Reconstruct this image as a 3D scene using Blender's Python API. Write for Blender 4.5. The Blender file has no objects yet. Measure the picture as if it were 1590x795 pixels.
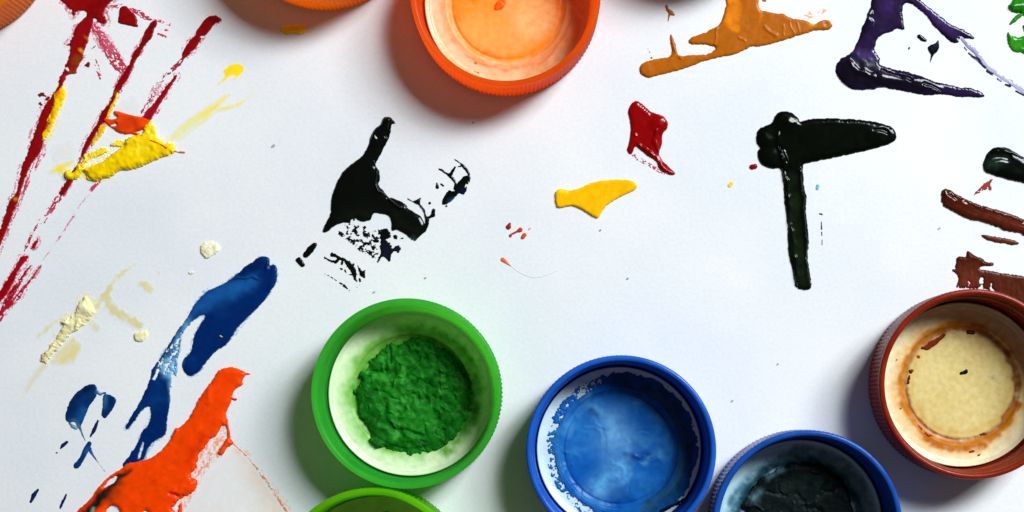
import bpy, math, random
import numpy as np
random.seed(7)
U = 0.000112            # metres per photo pixel on the paper plane
NX, NY = 850.0, 620.0   # photo pixel right below the camera
D = 2486.0              # camera height in pixels
scene = bpy.context.scene
col = scene.collection

# ---------------------------------------------------------------- helpers
def lin(c):
    return tuple((x/255/12.92 if x/255 <= .04045 else ((x/255+.055)/1.055)**2.4) for x in c)
DEEP = .84
PAPER = np.array(lin((229, 230, 231)))

def hsh(ix, iy, seed):
    h = (ix.astype(np.int64)*374761393 + iy.astype(np.int64)*668265263 + seed*1274126177) & 0xffffffff
    h = ((h ^ (h >> 13))*1274126177) & 0xffffffff
    h = (h ^ (h >> 16)) & 0xffffffff
    return h/4294967295.0
def vnoise(x, y, seed=0):
    ix = np.floor(x); iy = np.floor(y); fx = x-ix; fy = y-iy
    u = fx*fx*(3-2*fx); v = fy*fy*(3-2*fy)
    a = hsh(ix, iy, seed); b = hsh(ix+1, iy, seed); c = hsh(ix, iy+1, seed); d = hsh(ix+1, iy+1, seed)
    return (a*(1-u)+b*u)*(1-v)+(c*(1-u)+d*u)*v
def fbm(x, y, seed=0, o=3):
    s = 0; a = .5; t = 0
    for i in range(o):
        s = s+a*vnoise(x*2**i+i*17.3, y*2**i-i*9.1, seed+i); t += a; a *= .55
    return np.clip((s/t-.5)*1.7+.5, 0, 1)
def rotn(x, y, ang):
    c, s = math.cos(math.radians(ang)), math.sin(math.radians(ang))
    return x*c+y*s, -x*s+y*c          # first axis runs along ang (photo degrees, y down)
def smooth(t): t = np.clip(t, 0, 1); return t*t*(3-2*t)

def catmull(p, n=4):
    p = np.array(p, float); N = len(p); out = []
    for i in range(N):
        a, b, c, d = p[(i-1) % N], p[i], p[(i+1) % N], p[(i+2) % N]
        for k in range(n):
            t = k/n
            out.append(.5*((2*b)+(-a+c)*t+(2*a-5*b+4*c-d)*t*t+(-a+3*b-3*c+d)*t**3))
    return np.array(out)
def sd_poly(X, Y, pts):
    d = np.full(X.shape, 1e9); ins = np.zeros(X.shape, bool)
    n = len(pts)
    for i in range(n):
        ax, ay = pts[i]; bx, by = pts[(i+1) % n]
        ex, ey = bx-ax, by-ay; L = ex*ex+ey*ey+1e-12
        t = np.clip(((X-ax)*ex+(Y-ay)*ey)/L, 0, 1)
        d = np.minimum(d, (X-ax-t*ex)**2+(Y-ay-t*ey)**2)
        if abs(ey) > 1e-9:
            c = ((ay > Y) != (by > Y)) & (X < ex*(Y-ay)/ey+ax)
            ins ^= c
    d = np.sqrt(d)
    return np.where(ins, d, -d)
def sd_tube(X, Y, pts):
    F = np.full(X.shape, -1e9)
    if len(pts) == 1:
        return pts[0][2]-np.hypot(X-pts[0][0], Y-pts[0][1])
    for (ax, ay, ar), (bx, by, br) in zip(pts[:-1], pts[1:]):
        ex, ey = bx-ax, by-ay; L = ex*ex+ey*ey+1e-12
        t = np.clip(((X-ax)*ex+(Y-ay)*ey)/L, 0, 1)
        F = np.maximum(F, ar+(br-ar)*t-np.hypot(X-ax-t*ex, Y-ay-t*ey))
    return F
class Fr:                                            # a tracing frame: origin and scale of an enlarged crop
    def __init__(s, x, y, k): s.x, s.y, s.k = x, y, k
    def P(s, *pts): return ('p', catmull([(s.x+a/s.k, s.y+b/s.k) for a, b in pts]))
    def S(s, *pts): return ('p', np.array([(s.x+a/s.k, s.y+b/s.k) for a, b in pts]))
    def T(s, *pts): return ('t', [(s.x+a/s.k, s.y+b/s.k, r/s.k) for a, b, r in pts])
def field(X, Y, sh):
    return sd_poly(X, Y, sh[1]) if sh[0] == 'p' else sd_tube(X, Y, sh[1])
def bounds(shapes):
    xs, ys = [], []
    for k, p in shapes:
        for q in p:
            r = q[2] if k == 't' else 0
            xs += [q[0]-r, q[0]+r]; ys += [q[1]-r, q[1]+r]
    return min(xs), min(ys), max(xs), max(ys)

# ---------------------------------------------------------------- materials
MATS = {}
def nodes(name):
    m = bpy.data.materials.new(name); m.use_nodes = True
    nt = m.node_tree; nt.nodes.clear()
    out = nt.nodes.new('ShaderNodeOutputMaterial')
    return m, nt, out
def paint_mat(name, rough, spec, grain, coat=0.0, scale=2.5, tint=.12, film=False):
    if name in MATS: return MATS[name]
    m, nt, out = nodes(name); N = nt.nodes; L = nt.links
    b = N.new('ShaderNodeBsdfPrincipled'); L.new(b.outputs[0], out.inputs[0])
    at = N.new('ShaderNodeAttribute'); at.attribute_name = 'pigment'
    tc = N.new('ShaderNodeTexCoord')
    nz = N.new('ShaderNodeTexNoise'); nz.inputs['Scale'].default_value = 1/(U*9); nz.inputs['Detail'].default_value = 5
    L.new(tc.outputs['Object'], nz.inputs['Vector'])
    mr = N.new('ShaderNodeMapRange'); mr.inputs[1].default_value = .3; mr.inputs[2].default_value = .7
    mr.inputs[3].default_value = 1-tint; mr.inputs[4].default_value = 1+tint
    L.new(nz.outputs[0], mr.inputs[0])
    mx = N.new('ShaderNodeVectorMath'); mx.operation = 'SCALE'
    L.new(at.outputs['Color'], mx.inputs[0]); L.new(mr.outputs[0], mx.inputs['Scale'])
    L.new(mx.outputs[0], b.inputs['Base Color'])
    rr = N.new('ShaderNodeMapRange'); rr.inputs[3].default_value = rough*.75; rr.inputs[4].default_value = min(1, rough*1.3)
    L.new(nz.outputs[0], rr.inputs[0]); L.new(rr.outputs[0], b.inputs['Roughness'])
    b.inputs['Specular IOR Level'].default_value = spec
    b.inputs['Coat Weight'].default_value = coat; b.inputs['Coat Roughness'].default_value = .17
    g = N.new('ShaderNodeTexNoise'); g.inputs['Scale'].default_value = 1/(U*scale); g.inputs['Detail'].default_value = 3
    L.new(tc.outputs['Object'], g.inputs['Vector'])
    bp = N.new('ShaderNodeBump'); bp.inputs['Strength'].default_value = 1; bp.inputs['Distance'].default_value = U*grain
    L.new(g.outputs[0], bp.inputs['Height']); L.new(bp.outputs[0], b.inputs['Normal'])
    MATS[name] = m
    return m
WET = lambda: paint_mat('wet_paint', .14, .22, .03, 0, 9, .12)
SATIN = lambda: paint_mat('tacky_paint', .28, .12, .12, 0, 4, .1)
MATTE = lambda: paint_mat('dry_paint', .6, .06, .35, 0, 2.5, .1)
FILM = lambda: paint_mat('thin_paint_film', .75, .22, .1, 0, 2.5, .02, True)
PASTE = lambda: paint_mat('crumbly_paint_paste', .45, .07, .5, 0, 5, .3)

def plastic(name, rgb, trans, rough=.25, tcol=None, sss=0):
    m, nt, out = nodes(name); N = nt.nodes; L = nt.links
    c = lin(rgb)+(1,)
    b = N.new('ShaderNodeBsdfPrincipled'); b.inputs['Base Color'].default_value = c
    b.inputs['Specular IOR Level'].default_value = .25
    tc = N.new('ShaderNodeTexCoord')
    nz = N.new('ShaderNodeTexNoise'); nz.inputs['Scale'].default_value = 1/(U*30); nz.inputs['Detail'].default_value = 6
    L.new(tc.outputs['Object'], nz.inputs['Vector'])
    mr = N.new('ShaderNodeMapRange'); mr.inputs[1].default_value = .3; mr.inputs[2].default_value = .7
    mr.inputs[3].default_value = rough*.7; mr.inputs[4].default_value = rough*1.5
    L.new(nz.outputs[0], mr.inputs[0]); L.new(mr.outputs[0], b.inputs['Roughness'])
    m2 = N.new('ShaderNodeMapRange'); m2.inputs[1].default_value = .3; m2.inputs[2].default_value = .7
    m2.inputs[3].default_value = .88; m2.inputs[4].default_value = 1.08
    L.new(nz.outputs[0], m2.inputs[0])
    sc = N.new('ShaderNodeVectorMath'); sc.operation = 'SCALE'; sc.inputs[0].default_value = c[:3]
    L.new(m2.outputs[0], sc.inputs['Scale']); L.new(sc.outputs[0], b.inputs['Base Color'])
    g = N.new('ShaderNodeTexNoise'); g.inputs['Scale'].default_value = 1/(U*5); g.inputs['Detail'].default_value = 4
    L.new(tc.outputs['Object'], g.inputs['Vector'])
    bp = N.new('ShaderNodeBump'); bp.inputs['Distance'].default_value = U*.25
    L.new(g.outputs[0], bp.inputs['Height']); L.new(bp.outputs[0], b.inputs['Normal'])
    sn = N.new('ShaderNodeTexNoise'); sn.inputs['Scale'].default_value = 1/(U*11); sn.inputs['Detail'].default_value = 8; sn.inputs['Roughness'].default_value = .75
    L.new(tc.outputs['Object'], sn.inputs['Vector'])
    sr = N.new('ShaderNodeMapRange'); sr.inputs[1].default_value = .66; sr.inputs[2].default_value = .74; sr.inputs[3].default_value = 0; sr.inputs[4].default_value = .2
    L.new(sn.outputs[0], sr.inputs[0])
    sm = N.new('ShaderNodeMix'); sm.data_type = 'RGBA'; L.new(sr.outputs[0], sm.inputs[0]); L.new(sc.outputs[0], sm.inputs[6]); sm.inputs[7].default_value = tuple(.6*x+.22 for x in c[:3])+(1,)
    L.new(sm.outputs[2], b.inputs['Base Color'])
    if sss:
        b.inputs['Subsurface Weight'].default_value = sss; b.inputs['Subsurface Scale'].default_value = U*160
        b.inputs['Subsurface Radius'].default_value = tuple(max(.05, x) for x in c[:3])
        L.new(b.outputs[0], out.inputs[0])
        return m
    t = N.new('ShaderNodeBsdfTranslucent'); t.inputs[0].default_value = (lin(tcol)+(1,)) if tcol else c
    mx = N.new('ShaderNodeMixShader'); mx.inputs[0].default_value = trans
    L.new(b.outputs[0], mx.inputs[1]); L.new(t.outputs[0], mx.inputs[2]); L.new(mx.outputs[0], out.inputs[0])
    return m

# ---------------------------------------------------------------- objects
def tag(o, label=None, cat=None, group=None, kind=None):
    if label: o['label'] = label
    if cat: o['category'] = cat
    if group: o['group'] = group
    if kind: o['kind'] = kind
    return o
def mesh_obj(name, V, Fc, mat, parent=None, smooth_=True):
    me = bpy.data.meshes.new(name); me.from_pydata(V.tolist() if hasattr(V, 'tolist') else V, [], Fc.tolist() if hasattr(Fc, 'tolist') else Fc)
    if smooth_: me.polygons.foreach_set('use_smooth', [True]*len(me.polygons))
    me.materials.append(mat); me.update()
    o = bpy.data.objects.new(name, me); col.objects.link(o)
    if parent: o.parent = parent
    return o

def paint(name, shapes, color, label=None, cat=None, group=None, cuts=(), H=3, w=5, rough=(1.0, 4), dry=(), cols=(),
          bumps=(), lump=(.15, 8), streak=None, fade=0, fadecol=None, mat=None, step=1.0, z0=0.0, parent=None, surf=None,
          inv=1.0, seed=None, alpha=1.0, patchy=0, halo=None, under=None):
    """A layer or blob of paint as a height field over its traced outline (photo pixels), with
    rough edges, gaps left by a dry brush, ridges and mixed pigments."""
    seed = seed if seed is not None else (sum(map(ord, name+(label or ''))) % 9973)
    x0, y0, x1, y1 = bounds(shapes)
    pad = 3+rough[0]*2
    xs = np.arange(x0-pad, x1+pad+step, step); ys = np.arange(y0-pad, y1+pad+step, step)
    X, Y = np.meshgrid(xs, ys)
    F = np.full(X.shape, -1e9)
    for s in shapes: F = np.maximum(F, field(X, Y, s))
    for s in cuts: F = np.minimum(F, -field(X, Y, s))
    if rough[0]:
        F = F+rough[0]*2*(fbm(X/rough[1], Y/rough[1], seed, 4)-.5)
    if dry:
        cov = np.ones(X.shape)
        n = np.zeros(X.shape); wsum = np.zeros(X.shape)+1e-6
        for sh, soft, c, ang, ln, wd in dry:
            m = smooth(field(X, Y, sh)/soft+.5)
            a, b = rotn(X, Y, ang)
            nn = .65*fbm(a/ln, b/wd, seed+5, 3)+.35*fbm(X/2.2, Y/2.2, seed+9, 2)
            nn = np.clip((nn-.5)*1.5+.5, 0, 1)
            n += nn*m; wsum += m
            cov = cov*(1-m)+c*m
        n = n/wsum
        G = (n-(1-cov))*6+np.maximum(0, cov-.8)*60
        F = np.minimum(F, G)
    if F.max() <= 0: return None
    F0 = F
    if halo:                                          # thin dry-brush fringe round the stroke
        hw, hc, hcov, hang, hln, hwd = halo
        a, b = rotn(X, Y, hang)
        big = fbm(X/34, Y/34, seed+91, 2)
        nn = .5*fbm(a/hln, b/hwd, seed+95, 3)+.5*fbm(X/1.8, Y/1.8, seed+97, 2)
        F = np.maximum(F, np.minimum(F+hw*big*1.6, ((nn-.5)*1.5+.5-(1-hcov)-.25*(big < .45))*5))
    if fade and not fadecol: H = min(H, .2); w = 25; lump = (0, 1)
    t = np.clip(F0/w, 0, 1)
    prof = np.sqrt(1-(1-t)**2)
    hz = H*prof
    if lump[0]:
        la = lump[0]*(.35 if H < 7 else .75); ls = lump[1]*1.5
        hz = hz*(1+la*2*(fbm(X/ls, Y/ls, seed+21, 2)-.5))
    if streak:
        a, b = rotn(X, Y, streak[0])
        hz = hz+prof*streak[1]*(fbm(a/(streak[2]*7), b/streak[2], seed+31, 2)-.5)*2
    Xw = X+5*(fbm(X/14, Y/14, seed+61, 2)-.5); Yw = Y+5*(fbm(X/14, Y/14, seed+71, 2)-.5)
    for sh, soft, dz in bumps:
        fld = field(Xw, Yw, sh)
        rm = max(q[2] for q in sh[1]) if sh[0] == 't' else 12
        hz = hz+.8*dz*smooth((fld+soft*.5)/(soft*.5+rm))*np.clip(F/3, 0, 1)
    hz = np.maximum(hz, .012 if fade and not fadecol else .05)+z0
    # pigment
    C = np.empty(X.shape+(3,)); C[:] = lin(color)
    base = PAPER if under is None else np.array(lin(under))
    for sh, soft, c, al in cols:
        m = smooth(field(Xw, Yw, sh)/soft+.5)*al
        m = np.clip(m*(1+(.9 if al < .9 else .3)*(fbm(X/9, Y/9, seed+41, 3)-.5)), 0, 1)[..., None]
        C = C*(1-m)+np.array(lin(c))*m
    if mat is not MATS.get('thin_paint_film'):
        lum = C.mean(2, keepdims=True)
        C = C*(DEEP+(1-DEEP)*smooth((lum-.2)/.25))
    if halo:
        m = smooth(F0/1.5+.5)[..., None]
        nv = fbm(X/5, Y/5, seed+99, 3)[..., None]
        C = C*m+(np.array(lin(hc))*(.5+.5*nv)+PAPER*(.5-.5*nv))*(1-m)
    Al = np.full(X.shape, alpha)
    if fade and fadecol:
        m = smooth(F/fade)[..., None]
        C = C*m+np.array(lin(fadecol))*(1-m)
    elif fade:
        Al = Al*smooth(F/fade)
    if patchy: Al = Al*np.clip(1-patchy+patchy*2*fbm(X/13, Y/13, seed+81, 3), 0, 1)
    C = C*Al[..., None]+base*(1-Al[..., None])       # thin paint lets the paper's own colour through
    C = np.concatenate([C, np.ones(X.shape+(1,))], 2)
    # triangle clipping at F = 0
    ny, nx = X.shape
    idx = np.arange(nx*ny).reshape(ny, nx)
    a = idx[:-1, :-1].ravel(); b = idx[:-1, 1:].ravel(); c = idx[1:, 1:].ravel(); d = idx[1:, :-1].ravel()
    tri = np.concatenate([np.stack([a, c, b], 1), np.stack([a, d, c], 1)])
    f = F.ravel(); f = np.where(np.abs(f) < 1e-4, -1e-4, f); pos = f > 0
    cnt = pos[tri].sum(1); full = tri[cnt == 3]
    faces = [full]
    edges = []
    def rolled(T, odd):
        r = np.argmax(pos[T] == odd, 1); k = np.arange(len(T))
        return T[k, r], T[k, (r+1) % 3], T[k, (r+2) % 3]
    one = tri[cnt == 1]; two = tri[cnt == 2]
    p, q, r = rolled(one, True); p2, q2, r2 = rolled(two, False)
    M = nx*ny
    def ek(u, v): return np.minimum(u, v)*M+np.maximum(u, v)
    keys = np.concatenate([ek(p, q), ek(p, r), ek(p2, q2), ek(p2, r2)])
    uk, invk = np.unique(keys, return_inverse=True)
    eu, ev = uk//M, uk % M
    tt = (f[eu]/(f[eu]-f[ev]))
    xf, yf, hf = X.ravel(), Y.ravel(), hz.ravel(); Cf = C.reshape(-1, 4)
    ex = xf[eu]+(xf[ev]-xf[eu])*tt; ey = yf[eu]+(yf[ev]-yf[eu])*tt
    ec = Cf[eu]*(1-tt)[:, None]+Cf[ev]*tt[:, None]
    n1, n2 = len(one), len(two)
    i = invk+M
    A, B = i[:n1], i[n1:2*n1]; C2, D2 = i[2*n1:2*n1+n2], i[2*n1+n2:]
    faces.append(np.stack([p, A, B], 1))
    faces.append(np.stack([C2, q2, r2], 1)); faces.append(np.stack([C2, r2, D2], 1))
    T = np.concatenate(faces)
    px = np.concatenate([xf, ex]); py = np.concatenate([yf, ey]); pz = np.concatenate([hf, np.zeros(len(uk))]); pc = np.concatenate([Cf, ec])
    used, T2 = np.unique(T, return_inverse=True); T2 = T2.reshape(T.shape)
    px, py, pz, pc = px[used], py[used], pz[used], pc[used]
    if surf: pz = pz+surf(px, py)
    px = NX+(px-NX)*inv; py = NY+(py-NY)*inv
    # origin at the middle of the patch
    if parent: ox, oy = 0, 0
    else: ox, oy = (px.min()+px.max())/2, (py.min()+py.max())/2
    V = np.stack([(px-ox-(0 if not parent else NX))*U, (oy-py+(0 if not parent else NY))*U, pz*U], 1)
    T2 = T2[:, ::-1]
    e1 = V[T2[:, 1]]-V[T2[:, 0]]; e2 = V[T2[:, 2]]-V[T2[:, 0]]
    cz = e1[:, 0]*e2[:, 1]-e1[:, 1]*e2[:, 0]
    T2 = np.where((cz < 0)[:, None], T2[:, ::-1], T2)
    o = mesh_obj(name, V, T2, mat or MATTE())
    at = o.data.color_attributes.new('pigment', 'FLOAT_COLOR', 'POINT')
    at.data.foreach_set('color', pc.ravel().astype(np.float32))
    if parent:
        o.parent = parent; o.location = (-parent.location.x, -parent.location.y, 0)
    else:
        o.location = ((ox-NX)*U, (NY-oy)*U, 0)
    if label: tag(o, label, cat, group)
    return o

# ---------------------------------------------------------------- camera, light, world
cam = bpy.data.cameras.new('camera'); co = bpy.data.objects.new('camera', cam); col.objects.link(co)
co.location = (0, 0, D*U); cam.sensor_width = 36; cam.lens = 36*D/1590
cam.shift_x = (795-NX)/1590; cam.shift_y = (NY-397.5)/1590
cam.clip_start = .01; cam.clip_end = 20
scene.camera = co
w = bpy.data.worlds.new('World'); scene.world = w; w.use_nodes = True
bg = w.node_tree.nodes['Background']; bg.inputs[0].default_value = (1, .88, .72, 1); bg.inputs[1].default_value = .075
def lamp(name, dirv, dist, sx, sy, power, colr):
    l = bpy.data.lights.new(name, 'AREA'); l.shape = 'RECTANGLE'; l.size = sx; l.size_y = sy; l.energy = power; l.color = colr
    o = bpy.data.objects.new(name, l); col.objects.link(o)
    from mathutils import Vector
    v = Vector(dirv).normalized(); o.location = v*dist
    o.rotation_euler = v.to_track_quat('Z', 'Y').to_euler()
    return o
lamp('window_light', (54, 58, 92), .9, .22, .23, 7.3, (.88, .95, 1))
lamp('window_light', (100, 76, 92), 1.0, .24, .24, 6.6, (.9, .95, 1))
scene.view_settings.view_transform = 'Standard'; scene.view_settings.look = 'None'
scene.view_settings.exposure = 0; scene.view_settings.gamma = 1
scene.cycles.use_denoising = True
scene.cycles.max_bounces = 10; scene.cycles.transmission_bounces = 8

# ---------------------------------------------------------------- paper
def build_paper():
    m, nt, out = nodes('white_paper'); N = nt.nodes; L = nt.links
    b = N.new('ShaderNodeBsdfPrincipled'); L.new(b.outputs[0], out.inputs[0])
    b.inputs['Roughness'].default_value = .75; b.inputs['Specular IOR Level'].default_value = .25
    tc = N.new('ShaderNodeTexCoord')
    n1 = N.new('ShaderNodeTexNoise'); n1.inputs['Scale'].default_value = 1/(U*260); n1.inputs['Detail'].default_value = 3
    n2 = N.new('ShaderNodeTexNoise'); n2.inputs['Scale'].default_value = 1/(U*5); n2.inputs['Detail'].default_value = 6
    n3 = N.new('ShaderNodeTexNoise'); n3.inputs['Scale'].default_value = 1/(U*16); n3.inputs['Detail'].default_value = 2
    for n in (n1, n2, n3): L.new(tc.outputs['Object'], n.inputs['Vector'])
    r = N.new('ShaderNodeValToRGB'); r.color_ramp.elements[0].position = .35; r.color_ramp.elements[1].position = .65
    r.color_ramp.elements[0].color = lin((224, 227, 230))+(1,); r.color_ramp.elements[1].color = lin((235, 235, 234))+(1,)
    L.new(n1.outputs[0], r.inputs[0])
    mr = N.new('ShaderNodeMapRange'); mr.inputs[1].default_value = .3; mr.inputs[2].default_value = .7
    mr.inputs[3].default_value = .962; mr.inputs[4].default_value = 1.025; L.new(n2.outputs[0], mr.inputs[0])
    s = N.new('ShaderNodeVectorMath'); s.operation = 'SCALE'; L.new(r.outputs[0], s.inputs[0]); L.new(mr.outputs[0], s.inputs['Scale'])
    # tiny grey flecks in the paper
    vo = N.new('ShaderNodeTexVoronoi'); vo.inputs['Scale'].default_value = 1/(U*38); L.new(tc.outputs['Object'], vo.inputs['Vector'])
    lt = N.new('ShaderNodeMath'); lt.operation = 'LESS_THAN'; lt.inputs[1].default_value = .022; L.new(vo.outputs['Distance'], lt.inputs[0])
    sp = N.new('ShaderNodeSeparateColor'); L.new(vo.outputs['Color'], sp.inputs[0])
    g2 = N.new('ShaderNodeMath'); g2.operation = 'GREATER_THAN'; g2.inputs[1].default_value = .72; L.new(sp.outputs[0], g2.inputs[0])
    mu = N.new('ShaderNodeMath'); mu.operation = 'MULTIPLY'; L.new(lt.outputs[0], mu.inputs[0]); L.new(g2.outputs[0], mu.inputs[1])
    mu2 = N.new('ShaderNodeMath'); mu2.operation = 'MULTIPLY'; mu2.inputs[1].default_value = .45; L.new(mu.outputs[0], mu2.inputs[0])
    mx = N.new('ShaderNodeMix'); mx.data_type = 'RGBA'; L.new(mu2.outputs[0], mx.inputs[0]); L.new(s.outputs[0], mx.inputs[6]); mx.inputs[7].default_value = (.2, .2, .22, 1)
    L.new(mx.outputs[2], b.inputs['Base Color'])
    bp = N.new('ShaderNodeBump'); bp.inputs['Distance'].default_value = U*.12; L.new(n2.outputs[0], bp.inputs['Height'])
    bp2 = N.new('ShaderNodeBump'); bp2.inputs['Distance'].default_value = U*.2; L.new(n3.outputs[0], bp2.inputs['Height'])
    L.new(bp.outputs[0], bp2.inputs['Normal']); L.new(bp2.outputs[0], b.inputs['Normal'])
    s_ = .42
    V = [(-s_, -s_, 0), (s_, -s_, 0), (s_, s_, 0), (-s_, s_, 0), (-s_, -s_, -.0004), (s_, -s_, -.0004), (s_, s_, -.0004), (-s_, s_, -.0004)]
    Fc = [(0, 1, 2, 3), (7, 6, 5, 4), (0, 4, 5, 1), (1, 5, 6, 2), (2, 6, 7, 3), (3, 7, 4, 0)]
    o = mesh_obj('paper', V, Fc, m, None, False); o['kind'] = 'structure'
build_paper()

# ---------------------------------------------------------------- screw caps
HC = 92.0
K = 1-HC/D
NR, NS = 132, 4
def liner_z(r):
    return np.interp(r, [0, 82, 85, 90, 93, 116, 122, 127], [9, 9, 7.6, 9.5, 13.5, 14.5, 17, 20])
def shell_mesh():
    n = NR*NS
    prof = []       # (r, z, rib weight, thread weight)
    prof += [(0, .4, 0, 0), (70, .4, 0, 0), (135, .4, 0, 0), (139, 1.2, 0, 0), (140.3, 3, 0, 0), (140.6, 6, 1, 0)]
    for z in np.linspace(12, 76, 8): prof.append((140.6+1.2*z/80, z, 1, 0))
    prof += [(142, 79, 1, 0), (142.3, 81.5, 0, 0), (142.6, 84, 0, 0), (142.6, 88.5, 0, 0), (141.8, 90.8, 0, 0), (139.8, 92, 0, 0), (136.6, 92, 0, 0), (134.6, 91, 0, 0), (133.6, 89, 0, 0), (133.2, 86, 0, 0)]
    for z in np.linspace(83, 24, 24): prof.append((132.6, z, 0, 1 if 26 < z < 82 else 0))
    prof += [(130.5, 19, 0, 0), (128.5, 10, 0, 0), (126, 5.5, 0, 0), (80, 5.5, 0, 0), (0, 5.5, 0, 0)]
    V = []; Fc = []
    th = np.arange(n)/n*2*math.pi
    rib = np.array([0, 1, 1, 0][:NS]*NR)
    for r, z, a, b in prof:
        rr = np.full(n, r, float)
        if a: rr = rr+rib*2.4-1.2
        if b:
            ph = ((z-30)/24-th/(2*math.pi)) % 1.0
            rr = rr-3.0*np.clip(1-np.abs(ph-.5)/.22, 0, 1)**.7*np.clip((82-z)/6, 0, 1)*np.clip((z-24)/6, 0, 1)
        V.append(np.stack([rr*np.cos(th), rr*np.sin(th), np.full(n, z)], 1))
    V = np.concatenate(V)*U
    m = len(prof); i = np.arange(n); j = (i+1) % n
    Fs = []
    for k in range(m-1):
        Fs.append(np.stack([k*n+i, k*n+j, (k+1)*n+j, (k+1)*n+i], 1))
    return V, np.concatenate(Fs)
SV, SF = shell_mesh()
def lathe(prof, n=180):
    th = np.arange(n)/n*2*math.pi; V = []; Fs = []
    for r, z in prof: V.append(np.stack([r*np.cos(th), r*np.sin(th), np.full(n, z)], 1))
    i = np.arange(n); j = (i+1) % n
    for k in range(len(prof)-1): Fs.append(np.stack([k*n+i, k*n+j, (k+1)*n+j, (k+1)*n+i], 1))
    return np.concatenate(V)*U, np.concatenate(Fs)
LV, LF = lathe([(127, 6.2)]+[(126.5, 18)]+[(r, float(liner_z(r))) for r in (126, 124, 122, 119, 116, 110, 100, 95, 93, 92, 91, 90, 88, 86, 85, 84, 82, 60, 30, .5)])
def liner_material(name, rgb, rough=.3):
    m, nt, out = nodes(name); N = nt.nodes; L = nt.links
    b = N.new('ShaderNodeBsdfPrincipled'); L.new(b.outputs[0], out.inputs[0])
    tc = N.new('ShaderNodeTexCoord')
    nz = N.new('ShaderNodeTexNoise'); nz.inputs['Scale'].default_value = 1/(U*22); nz.inputs['Detail'].default_value = 6
    L.new(tc.outputs['Object'], nz.inputs['Vector'])
    r = N.new('ShaderNodeValToRGB'); r.color_ramp.elements[0].position = .3; r.color_ramp.elements[1].position = .7
    c = lin(rgb); r.color_ramp.elements[0].color = tuple(x*.84 for x in c)+(1,); r.color_ramp.elements[1].color = c+(1,)
    L.new(nz.outputs[0], r.inputs[0]); L.new(r.outputs[0], b.inputs['Base Color'])
    b.inputs['Roughness'].default_value = rough; b.inputs['Specular IOR Level'].default_value = .5
    g = N.new('ShaderNodeTexNoise'); g.inputs['Scale'].default_value = 1/(U*2.6); g.inputs['Detail'].default_value = 3
    L.new(tc.outputs['Object'], g.inputs['Vector'])
    bp = N.new('ShaderNodeBump'); bp.inputs['Distance'].default_value = U*.45; L.new(g.outputs[0], bp.inputs['Height']); L.new(bp.outputs[0], b.inputs['Normal'])
    return m
def cap(rimx, rimy, rgb, trans, label, rot=0, liner=(236, 236, 228), tcol=None, rough=.25):
    bx, by = NX+(rimx-NX)*K, NY+(rimy-NY)*K
    e = bpy.data.objects.new('screw_cap', None); e.empty_display_size = .01; col.objects.link(e)
    e.location = ((bx-NX)*U, (NY-by)*U, 0)
    tag(e, label, 'bottle cap', 'open screw caps lying upside down on the paper')
    s = mesh_obj('shell', SV, SF, plastic('cap_plastic', rgb, trans, rough, tcol, 0), e); s.rotation_euler.z = rot
    l = mesh_obj('liner', LV, LF, liner_material('liner_plastic', liner), e); l.rotation_euler.z = rot
    e['cx'] = bx; e['cy'] = by
    return e
INV = 1-12/D
def in_cap(e, name, shapes, color, **kw):
    bx, by = e['cx'], e['cy']
    def surf(px, py):
        wx = NX+(px-NX)*INV; wy = NY+(py-NY)*INV
        return liner_z(np.hypot(wx-bx, wy-by))+.12
    o = paint(name, shapes, color, parent=e, surf=surf, inv=INV, **kw)
    return o
def floor_c(e):                      # photo pixel of a cap's floor centre
    return NX+(e['cx']-NX)/INV, NY+(e['cy']-NY)/INV
def disc(cx, cy, r, n=40, jit=0, seed=1, sx=1):
    rnd = random.Random(seed)
    return ('p', catmull([(cx+(r+rnd.uniform(-jit, jit))*sx*math.cos(a), cy+(r+rnd.uniform(-jit, jit))*math.sin(a)) for a in [k/n*2*math.pi for k in range(n)]], 3))
def ring(cx, cy, r, wd, a0=0, a1=360, n=40):
    return ('t', [(cx+r*math.cos(math.radians(a0+(a1-a0)*k/n)), cy+r*math.sin(math.radians(a0+(a1-a0)*k/n)), wd) for k in range(n+1)])
ID = Fr(0, 0, 1)
def flecks(cx, cy, r, n, seed, lo, hi, cols_, soft, al, ln=10):          # short wandering patches of lighter and darker pigment
    rnd = random.Random(seed); out = []
    for k in range(n):
        a = rnd.uniform(0, 6.283); q = r*math.sqrt(rnd.random()); x, y = cx+q*math.cos(a), cy+q*math.sin(a); b = rnd.uniform(0, 6.283)
        p = []
        for i in range(4):
            p.append((x, y, rnd.uniform(lo, hi))); b += rnd.uniform(-.9, .9); x += ln*.4*math.cos(b); y += ln*.4*math.sin(b)
        out.append((('t', p), soft, rnd.choice(cols_), al))
    return out
def folds(cx, cy, r, n, seed, ln, dz, rad=2.0):
    return [(sh, 4, (dz if k % 2 else -dz)) for k, (sh, a, b, c) in enumerate(flecks(cx, cy, r, n, seed, rad*.6, rad*1.4, [0], 0, 0, ln))]

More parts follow.
